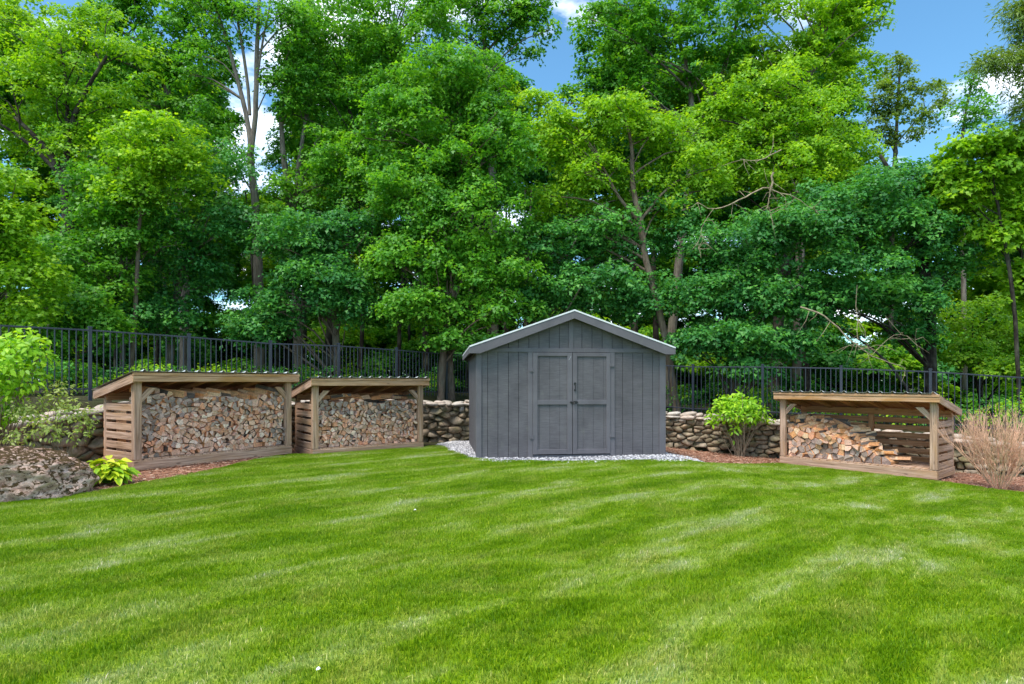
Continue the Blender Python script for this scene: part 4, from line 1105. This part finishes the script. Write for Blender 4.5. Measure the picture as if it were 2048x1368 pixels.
tree('tall_tree', 'tall grey multi-stemmed tree rising thinly leaved against the blue sky', [[(517,800,22,.20), (518,600,22,.18), (512,430,22,.15), (503,330,22,.13), (497,255,22,.09), (470,140,22,.07), (440,40,22,.05), (415,-40,22,.035)],
     [(503,300,22,.095), (512,200,22,.09), (514,80,22,.075), (520,-40,22,.05)], [(500,230,22,.06), (488,110,22,.055), (465,-10,22,.035)], [(512,160,22,.05), (530,60,22,.035), (548,-30,22,.02)]],
     [(430,0,45,40,22,4), (520,20,70,60,22,7), (470,60,50,60,22,3), (590,60,40,50,22,3), (460,330,60,45,22,4), (400,-10,40,40,22,3), (430,250,50,50,22.4,4), (570,180,40,60,22.4,4), (400,120,50,60,22.4,3)], L1, BG, 107, blob_r=(.28,.5), dens=.6)
tree('maple_tree', 'pale trunked tree with several upright stems left of centre', [[(600,800,23,.17), (592,600,23,.16), (580,430,23,.15), (566,300,23,.1), (560,220,23,.05)], [(585,430,23,.1), (598,330,23,.09), (612,230,23,.05)], [(588,400,23,.08), (625,310,23,.06), (640,250,23,.03)]],
     [(600,170,70,70,23,8), (640,90,80,70,23.5,9), (560,400,60,50,22.5,4), (680,330,80,80,23,8), (600,480,70,50,23,5)], L1, BG, 108)
tree('maple_tree', 'big dark limbed maple filling the top left of centre', [[(655,800,20.6,.2), (664,640,20.8,.18), (690,500,21.5,.18), (715,400,22.5,.17), (735,290,23.5,.15), (770,180,24,.09), (790,80,24,.05)], [(728,310,23,.1), (690,190,23.5,.06), (680,100,24,.04)], [(745,270,23.6,.09), (820,200,24,.06), (860,140,24,.03)]],
     [(700,80,120,110,24,16), (830,100,100,100,24,13), (760,230,130,90,23.5,12), (700,370,90,70,22,8), (800,-10,150,60,25,8), (640,230,70,60,23.5,5), (600,250,50,60,24,5), (620,40,50,50,25,4), (590,330,60,50,24,5)], L1, BD, 109)
tree('maple_tree', 'lower maple with layered deep green boughs left of centre, above the middle woodshed', [[(677,800,19.8,.14), (670,640,19.9,.12), (668,560,20,.09), (640,480,20,.05)]],
     [(590,480,90,50,19.6,9), (650,560,110,50,19.3,11), (560,610,90,40,19.4,7), (520,660,90,35,19.2,6), (700,470,80,50,19.8,7), (700,610,70,45,19.3,6)], L2, BB, 110)
tree('maple_tree', 'dense round topped maple right in the middle of the view', [[(880,830,18.4,.13), (888,700,18.4,.12), (902,620,18.5,.12), (908,500,18.9,.12), (914,380,19.3,.1), (918,250,19.6,.07), (915,170,19.6,.04)], [(905,830,18.7,.13), (898,690,18.7,.12), (905,600,18.9,.08)]],
     [(900,170,110,60,19.8,14), (880,260,160,80,19.6,20), (970,320,110,90,19.4,14), (850,380,120,70,19.2,13), (930,450,150,70,18.9,15), (830,520,110,50,18.8,9), (960,540,130,60,18.6,13), (850,620,100,40,18.4,8), (990,620,100,40,18.4,7), (900,680,60,25,18.2,3)], L1, BB, 111)
tree('maple_tree', 'lofty maple behind the round topped one, at top centre', [[(990,780,27,.22), (985,400,27,.19), (975,150,27,.13), (960,20,27,.06)]],
     [(960,40,130,70,27,12), (1050,70,60,70,27,6), (900,0,100,50,27,6), (1050,-10,60,40,27,3)], L1, BG, 112, lo=True, leaf=.128, dens=.8)
tree('maple_tree', 'yellow green maple with a slender trunk leaning left beside the shed roof', [[(1356,830,18.8,.12), (1335,700,18.8,.11), (1318,620,18.9,.11), (1292,520,19.1,.105), (1280,440,19.3,.1), (1266,370,19.5,.085), (1263,290,19.6,.06), (1250,230,19.7,.03)], [(1275,440,19.3,.06), (1235,390,19.2,.045), (1205,330,19.2,.03)]],
     [(1240,250,90,50,20,9), (1140,280,70,70,20,7), (1180,350,80,50,19.8,6), (1330,280,70,50,20.5,6), (1120,420,60,60,20,5), (1390,360,70,60,20.5,6), (1290,400,90,70,20.6,8), (1080,210,40,30,20.5,2)], L0, BB, 113)
tree('maple_tree', 'deep green maple boughs right behind the peak of the grey shed', [[(1072,800,20,.15), (1070,640,20,.14), (1090,520,20,.1), (1110,430,20,.05)]],
     [(1100,500,110,60,20,11), (1220,480,100,50,19.9,9), (1180,580,130,50,19.4,12), (1060,600,80,50,19.5,7), (1290,600,90,50,19.6,7), (1330,450,80,60,20.3,6)], L2, BG, 114)
tree('tall_tree', 'tall tree with fluttering loose leaves at the top, right of the sky gap', [[(1330,780,26,.2), (1360,500,26,.18), (1385,300,26,.16), (1375,150,26,.1), (1340,20,26,.06)], [(1385,300,26,.12), (1440,160,26,.09), (1480,20,26,.05)]],
     [(1240,60,90,80,26,9), (1330,120,120,90,26,13), (1430,60,90,80,26,9), (1180,190,60,40,26,4), (1330,10,130,40,26,7), (1200,120,50,60,26,4), (1250,200,80,50,26,5)], L1, BG, 115, lo=True, leaf=.128, dens=.85)
tree('tall_tree', 'tall bright crown at the top right whose edge meets open blue sky', [[(1590,780,26,.2), (1600,500,26,.18), (1590,300,26,.15), (1620,150,26,.1), (1660,40,26,.05)]],
     [(1560,60,110,90,26,12), (1660,70,90,80,26,10), (1700,20,70,50,26,6), (1600,170,110,70,26,9), (1500,170,80,70,26,6), (1730,150,30,50,26,1)], L0, BG, 116, lo=True, leaf=.128, dens=.85)
tree('maple_tree', 'sunny maple with a dark slanting trunk right of centre', [[(1545,820,22,.2), (1555,660,22,.19), (1580,500,22,.18), (1610,400,22,.17), (1645,320,22,.13), (1660,230,22,.06)]],
     [(1500,220,100,80,22,12), (1620,260,90,80,21.8,11), (1440,330,70,60,22,7), (1580,350,100,60,21.4,9), (1680,330,80,60,21.5,8), (1410,260,50,60,22.4,5)], L0, BD, 117)
tree('maple_tree', 'huge maple on the right with tiers of deep green leaves over the fence', [[(1862,830,18.6,.2), (1860,700,18.6,.18), (1856,600,18.7,.17), (1840,480,18.8,.14), (1800,380,19,.08), (1760,310,19,.05)], [(1855,600,18.6,.11), (1780,520,18.3,.08), (1690,480,18.1,.04)]],
     [(1700,420,130,60,18.6,14), (1600,470,110,60,18.4,11), (1780,480,110,60,18.6,11), (1700,560,130,60,18.2,14), (1830,380,80,60,19,8), (1800,600,80,50,18.3,7), (1890,500,60,60,18.7,6), (1640,620,70,40,18.2,5), (1830,670,60,30,18.5,3)], L2, BD, 118)
tree('maple_tree', 'dense maple right of the shed roof, boughs reaching down to the fence', [[(1465,830,18.8,.13), (1468,700,18.8,.12), (1478,600,18.8,.1), (1500,480,18.9,.06)]],
     [(1480,500,100,60,18.7,11), (1430,590,90,50,18.5,9), (1540,590,90,50,18.4,9), (1450,680,100,40,18.1,9), (1560,690,80,35,18.1,6), (1380,690,50,30,18.3,3), (1490,740,80,28,17.9,4)], L2, BG, 119)
tree('birch_tree', 'thin greyish tree standing alone in the sky gap at right', [[(1780,760,31,.14), (1786,400,31,.11), (1792,280,31,.09), (1800,130,31,.04)], [(1790,290,31,.05), (1850,220,31,.025)], [(1790,280,31,.05), (1745,200,31,.025)]],
     [(1800,160,40,50,31,4), (1760,210,45,50,31,4), (1850,210,50,40,31,4), (1800,260,70,35,31,4), (1730,260,40,40,31,3)], L3, BG, 120, lo=True, leaf=.13, blob_r=(.3,.55), dens=.62)
tree('small_tree', 'slender sparse tree top poking into the sky near the right edge', [[(1930,760,27,.12), (1925,400,27,.09), (1925,270,27,.07), (1945,160,27,.03)]],
     [(1945,170,25,30,27,2), (1930,230,55,30,27,4), (1960,270,50,40,27,4)], L1, BG, 121, lo=True, blob_r=(.3,.5), dens=.65)
tree('ash_tree', 'ash boughs with narrow drooping leaflets hanging into the top right corner', [[(2150,780,17,.2), (2145,400,17,.17), (2120,150,17,.12), (2090,20,17,.06)], [(2125,170,17,.06), (2060,130,17,.03), (1990,120,17,.012)]],
     [(2050,40,60,50,17,9), (2045,140,50,50,17,6), (1985,130,40,22,17,3), (2060,230,40,40,17,4)], L3, BG, 122, shape=NARROW, leaf=.14, blob_r=(.25,.45), nleaf=18, up=.3, spread=.36)
tree('young_maple', 'yellowish green young maple with bare thin stems at the right edge', [[(2040,830,17.5,.06), (2030,640,17.5,.055), (2015,520,17.5,.05), (2000,430,17.5,.035), (1985,380,17.5,.02)], [(2090,830,18,.05), (2048,560,18,.045), (2040,400,18,.03)]],
     [(1960,340,100,60,18,10), (2040,430,60,60,18,6), (1900,400,60,50,18.3,5), (2040,580,50,60,18,4), (2050,300,50,50,18,5), (1980,480,50,40,18,3)], L0, BD, 123, leaf=.13)
tree('young_maple', 'low bright tree filling the gap behind the fence at far right', [[(1960,830,21,.08), (1965,700,21,.07), (1975,600,21,.04)]],
     [(1960,640,90,50,21,8), (2050,690,60,40,20,5), (1930,710,60,30,20,4), (2010,740,70,25,19,4)], L0, BD, 124, lo=True)
tree('young_maple', 'leafy dark sapling behind the left fence, next to the bright one', [[(150,800,17.5,.06), (155,680,17.5,.05), (150,600,17.5,.03)]],
     [(150,620,80,50,17.5,7), (120,560,70,40,18,4), (200,660,80,40,17.5,6), (80,690,70,30,16.5,4)], L1, BB, 125)
print('tree leaves', leaf_total)

# woodland further back: one mass of foliage with dark trunks in it
rs = np.random.default_rng(5)
def tuft(name, seed, mat):
    P_, N_, U_, S_, T_ = sprays([(np.zeros(3), 1.0)], 26, 9, .155, .36, seed, fill=.3, tone_noise=0)
    me = leaves_mesh(name, P_, N_, U_, S_, np.clip(T_, 0, 1), MAPLE_LO); me.materials.append(mat); return bpy.data.objects.new(name, me)
def scattered(name, label, pts, scs, tufts):
    me = bpy.data.meshes.new(name); me.from_pydata([tuple(p) for p in pts], [], []); n = len(pts)
    for nm, dat in (('rot', np.stack([rs.normal(0,.15,n), rs.normal(0,.15,n), rs.uniform(0,6.28,n)], -1)), ('scl', np.stack([scs, scs, scs*.8], -1))):
        a_ = me.attributes.new(nm, 'FLOAT_VECTOR', 'POINT'); a_.data.foreach_set('vector', dat.astype(np.float32).ravel())
    a_ = me.attributes.new('pick', 'INT', 'POINT'); a_.data.foreach_set('value', rs.integers(0, len(tufts), n).astype(np.int32))
    o = tag(link_mesh(name, me), label, 'woodland', kind='stuff'); instancer(o, tufts); return o
pts = []; scs = []
while len(pts) < 3700:
    px_ = rs.uniform(-450, 2500); Y = rs.uniform(27, 46); py_ = 750-rs.uniform(0, 1)**.85*(650+40*math.sin(px_*.011+1)+35*math.sin(px_*.027))
    if 430 < px_ < 590 and py_ < 400: continue
    if (-20 < px_ < 50 and 250 < py_ < 400) or (50 < px_ < 140 and py_ < 100): continue
    if 1030 < px_ < 1210 and py_ < 260: continue
    if px_ > 1690 and py_ < 370: continue
    c = at(px_, py_, Y); c.z = max(c.z, hz(c.x, c.y)+.6); pts.append(c); scs.append(rs.uniform(.6, 1.3))
while len(pts) < 4600:
    px_ = rs.uniform(-450, 2500); Y = rs.uniform(25, 48); c = at(px_, 700, Y); c.z = hz(c.x, c.y)+rs.uniform(.1, 3.2); pts.append(c); scs.append(rs.uniform(.7, 1.3))
scattered('distant_woodland', 'dark mass of woodland foliage far behind the nearer trees', pts, np.array(scs), [tuft('tuft', 71, L1), tuft('tuft', 72, L2), tuft('tuft', 73, L0)])
V, F = [], []
random.seed(9)
for k in range(46):
    px_ = random.uniform(-60, 1660); Y = random.uniform(23, 34); ln = random.uniform(-40, 40)
    p0 = at(px_, 790, Y); p0.z = hz(p0.x, p0.y)-.1
    r0 = random.uniform(.07, .17); sp = smooth_path([p0, at(px_+ln*.4, 560, Y), at(px_+ln, 380, Y)], 4, .03)
    tube(sp, np.linspace(r0, r0*.2, len(sp)), 6, V, F)
tag(link_mesh('distant_trunks', mesh_np('distant_trunks', V, F, smooth=True), BD), 'dark slim trunks of the far woodland', 'woodland', kind='stuff')

# undergrowth behind the fence
blobs = []; blobs2 = []
for k in range(230):
    t = rs.uniform(0, 1)
    if rs.uniform() < .6: px_ = rs.uniform(20, 930); Y = np.interp(px_, [0, 930], [13.5, 21])+rs.uniform(0, 3)
    else: px_ = rs.uniform(1330, 2080); Y = np.interp(px_, [1330, 2080], [18.6, 15])+rs.uniform(0, 3.5)
    x = (px_-CX)/FPX*Y; z = hz(x, Y); h_ = rs.uniform(.1, .75)
    (blobs if rs.uniform() < .45 else blobs2).append((np.array((x, Y, z+h_)), rs.uniform(.3, .6)))
for bl, mt, nm, lb in ((blobs, L0, 'undergrowth', 'yellow green weeds and brambles growing behind the fence'), (blobs2, L2, 'undergrowth', 'dark green low bushes growing behind the fence')):
    P_, N_, U_, S_, T_ = sprays(bl, 11, 11, .09, .22, 66)
    tag(link_mesh(nm, leaves_mesh(nm, P_, N_, U_, S_, np.clip(T_+.1, 0, 1), OVAL*np.array([1.3,1])), mt), lb, 'undergrowth', kind='stuff')

# dead branches caught in the big right maples
def dead_branch(label, paths, seed, ntw=10):
    random.seed(seed); V, F = [], []; base = at(*paths[0][0][:3]); root_ = base
    for pth in paths:
        pts = [at(a, b, y)-root_ for a, b, y, _ in pth]; rad = [q[3] for q in pth]
        sp = smooth_path(pts, 4, .035); rr = .62*np.interp(np.linspace(0, len(pts)-1, len(sp)), range(len(pts)), rad); tube(sp, rr, 6, V, F)
        for k in range(ntw):
            p = random.choice(sp[2:]); d = Vector((random.gauss(0,1), random.gauss(0,.5), random.gauss(-.4,.8))).normalized()*random.uniform(.25,.8)
            m_ = p+d*.5+Vector((random.uniform(-.1,.1),0,random.uniform(-.1,.1))); tube([p, m_, p+d+Vector((0,0,-.1))], [.008,.006,.003], 4, V, F)
    o = link_mesh('dead_branch', mesh_np('dead_branch', V, F, smooth=True), M['dead_wood']); o.location = root_
    tag(o, label, 'dead branch')
dead_branch('bare pale dead branch with drooping twigs caught in leaves right of centre', [[(1545,375,17.2,.035), (1520,378,17,.035), (1480,400,16.9,.03), (1430,418,16.8,.02), (1395,405,16.8,.012)],
    [(1545,345,17.1,.05), (1540,385,17.1,.045)], [(1540,380,17.1,.028), (1590,395,17,.02), (1632,422,17,.01)], [(1425,417,16.8,.012), (1400,470,16.8,.01), (1402,515,16.8,.006)], [(1540,385,17,.012), (1538,410,17,.01), (1542,432,17,.005)], [(1560,300,17.3,.03), (1520,320,17.2,.02), (1480,318,17.2,.01)]], 5, 7)
dead_branch('thin crooked dead branch hanging over the fence behind the right woodshed', [[(1600,614,17,.04), (1650,632,16.9,.035), (1700,680,16.8,.03), (1745,712,16.8,.02), (1810,735,16.7,.01)], [(1712,570,17,.02), (1714,660,16.9,.015), (1716,700,16.8,.01)], [(1745,712,16.8,.012), (1790,670,16.8,.01), (1830,680,16.8,.006)]], 6, 10)

# ---------------------------------------------------------------- shrubs
def shrub(name, label, base, blobs, mat, leaf, shape, seed, stems=14, per=30, nleaf=8, spread=.16, up=.5, stem_r=.008, smat=None, cat='shrub', outw=.7, fill=.5, flat=.8, droop=.3):
    random.seed(seed); B = Vector(base); root = empty(name, base, 0, label, cat); V, F = [], []
    for k in range(stems):
        c, br = random.choice(blobs); d = Vector(c)+Vector((random.gauss(0,.5), random.gauss(0,.5), random.uniform(-.3,.7)))*br-B
        p0 = Vector((random.gauss(0,.06), random.gauss(0,.06), 0)); m_ = p0.lerp(d, .5)+Vector((random.gauss(0,.04), random.gauss(0,.04), .08))
        sp = smooth_path([p0, m_, d], 3, .008); tube(sp, np.linspace(stem_r, stem_r*.4, len(sp)), 5, V, F)
    link_mesh('stems', mesh_np('stems', V, F, smooth=True), smat or M['stem'], root)
    P_, N_, U_, S_, T_ = sprays([(np.array(c), r_) for c, r_ in blobs], per, nleaf, leaf, spread, seed, up=up, outw=outw, fill=fill, tone_noise=.15, flat=flat)
    link_mesh('foliage', leaves_mesh('foliage', P_-np.array(base), N_, U_, S_, np.clip(T_+.05, 0, 1), shape, droop), mat, root)
    return root
bx, by = (-.30*0+ (1477-CX)/FPX*15.0), 15.0; bz = hz_front(bx, by)
shrub('hydrangea_bush', 'bright lime green leafy shrub on bare stems before the stone wall', (bx, by, bz),
      [((bx+dx, by+dy, bz+dz), r_) for dx, dy, dz, r_ in ((0,-.1,1.25,.36), (-.45,0,1.15,.30), (.42,0,1.12,.30), (.2,-.2,.98,.28), (-.2,-.2,1.0,.28), (.62,.05,.98,.22), (-.62,0,.95,.2), (0,.2,1.35,.3), (-.3,.1,1.33,.24), (.35,.1,1.32,.24), (-.12,-.15,.68,.14))],
      M['hydrangea'], .115, OVAL, 41, stems=34, per=62, spread=.14, stem_r=.011)
c0 = at(20, 760, 8.9); hb = hz_front(-7.6, 8.9)
shrub('hydrangea_bush', 'large bright green leafy shrub at the left edge behind the boulder', (-7.75, 9.0, hb),
      [(tuple(at(a, b, y)), r_) for a, b, y, r_ in ((-10,700,8.9,.40), (45,700,8.8,.28), (20,730,8.7,.34), (75,720,8.9,.16), (-20,780,8.8,.42), (30,790,8.8,.26), (-30,840,8.7,.36), (50,690,9.2,.26), (15,830,8.9,.26), (60,760,8.8,.24), (0,740,8.5,.34), (85,700,9.0,.14))],
      M['hydrangea'], .10, OVAL, 42, stems=30, per=66, spread=.14, stem_r=.010)
shrub('pale_shrub', 'twiggy pale green small leaved shrub above the boulder', (-6.75, 9.0, 0),
      [(tuple(at(a, b, y)), r_) for a, b, y, r_ in ((60,830,8.6,.26), (110,800,8.7,.20), (140,830,8.6,.24), (95,860,8.4,.22), (165,850,8.6,.16), (120,780,8.9,.16), (40,880,8.4,.2), (150,870,8.4,.12), (180,825,8.8,.12))],
      M['spirea'], .06, OVAL, 43, stems=42, per=110, nleaf=8, spread=.12, stem_r=.0035, fill=.3)
# hosta: large pointed leaves in a mound
hr = empty('hosta', (-5.98+.36, 8.95, hz_front(-5.6,8.95)+.0), 0, 'yellow green hosta mound between the boulder and the leftmost woodshed', 'hosta')
hr.location = Vector(((214-CX)/FPX*8.75, 8.75, .02))
random.seed(8); nl = 0
for k in range(230):
    u = random.random(); el = R(8+76*u**1.25); a = random.uniform(0, 2*math.pi)
    rad = random.uniform(.13, .27)*(1-.05*u); B0 = Vector((random.uniform(-.05,.05), random.uniform(-.05,.05), .02))
    hor = Vector((math.cos(a), math.sin(a), 0)); tip0 = B0+hor*rad*math.cos(el)*1.02+Vector((0, 0, rad*math.sin(el)*1.15+.05))
    L = random.uniform(.11, .165); W = L*random.uniform(.27, .34)
    d = (hor*random.uniform(.7, 1.0)+Vector((random.gauss(0,.2), random.gauss(0,.2), .55*u-.35+random.gauss(0,.22)))).normalized()
    sd_ = d.cross(Vector((0,0,1))).normalized(); upv = sd_.cross(d)
    sd_ = (sd_+upv*random.gauss(0,.25)).normalized(); V = []; F = []; T = []
    path = [B0, B0.lerp(tip0, .5)+Vector((0,0,.03)), tip0]
    for t, wv in ((.0,.0), (.22,.78), (.48,1.0), (.76,.66), (1.0,.02)): path.append(tip0+d*L*t+Vector((0,0,-.10*L*t*t*4*random.uniform(.5,1))))
    wid = [.006, .006, .01, .01, W*.78, W, W*.62, W*.02]
    for c_, wv in zip(path, wid): V += [c_+sd_*wv+upv*wv*.32, c_, c_-sd_*wv+upv*wv*.32]
    tb = min(1, max(0, random.gauss(.12+.50*u, .22)))
    for j in range(len(path)-1):
        F.append([j*3, j*3+1, j*3+4, j*3+3]); F.append([j*3+1, j*3+2, j*3+5, j*3+4]); T += [tb, min(1, tb+.10)] if j > 2 else [0, 0]
    link_mesh('leaf', mesh_np('leaf', [tuple(v) for v in V], F, smooth=True, attrs={'tint': ('FACE', 'FLOAT', T)}), M['hosta'], hr)
# bare twiggy shrub, far right
tb = Vector(((2000-CX)/FPX*10.84, 10.84, 0)); tb.z = hz_front(tb.x, tb.y)
br = empty('bare_shrub', tb, 0, 'leafless tan shrub fanning out of thin branches at the right edge', 'shrub')
random.seed(77); V, F = [], []
def sprout(p, d, L, r_, depth):
    n = 4; pts = [p]; q = p.copy(); dd = d.copy()
    for i in range(n):
        dd = (dd+Vector((random.gauss(0,.07), random.gauss(0,.07), .05+random.gauss(0,.04)))).normalized(); q = q+dd*L/n; pts.append(q.copy())
    tube(pts, np.linspace(r_, r_*.62, n+1), 4, V, F)
    if depth > 0:
        for k in range(random.choice((3, 4, 4)) if depth > 1 else random.choice((3, 4))):
            i = random.choice((1, 2, 3, 4, 4)); v = (dd+Vector((random.gauss(0,.24), random.gauss(0,.24), random.gauss(.12,.12)))).normalized()
            sprout(pts[i], v, L*random.uniform(.62, .88), r_*.6, depth-1)
for k in range(26):
    a = 2*math.pi*k/26+random.gauss(0,.2); s = random.uniform(.08, .95)
    sprout(Vector((math.cos(a)*.07, math.sin(a)*.07, 0)), Vector((math.cos(a)*s, math.sin(a)*s, 1)).normalized(), random.uniform(.46,.60), random.uniform(.008,.0125), 3)
Vn = np.array(V); Vn[:, 2] = np.where(Vn[:, 2] > 1.25, 1.25+(Vn[:, 2]-1.25)*.6, Vn[:, 2])*1.06
link_mesh('branches', mesh_np('branches', Vn, F, smooth=True), M['twig'], br)

# white petals on the lawn
for i, (a, b) in enumerate(((830,1031), (636,1362))):
    Y = EYE*FPX/(b-HOR); p = at(a, b, Y); bm = bmesh.new()
    vs = [bm.verts.new(v) for v in ((-.014,-.004,0), (0,-.008,.008), (.015,0,.003), (.003,.008,.010), (-.008,.006,.003))]; bm.faces.new(vs)
    bmesh.ops.solidify(bm, geom=bm.faces[:], thickness=.0015)
    o = from_bm('petal', bm, simple('white_petal', (.8,.8,.82)), None); o.location = (p.x, p.y, hz_front(p.x, p.y)+.062); o.rotation_euler = (R(35), R(10*i), R(50*i))
    tag(o, ('white petal lying on the lawn in the middle distance', 'white petal lying on the lawn at the bottom edge')[i], 'petal')
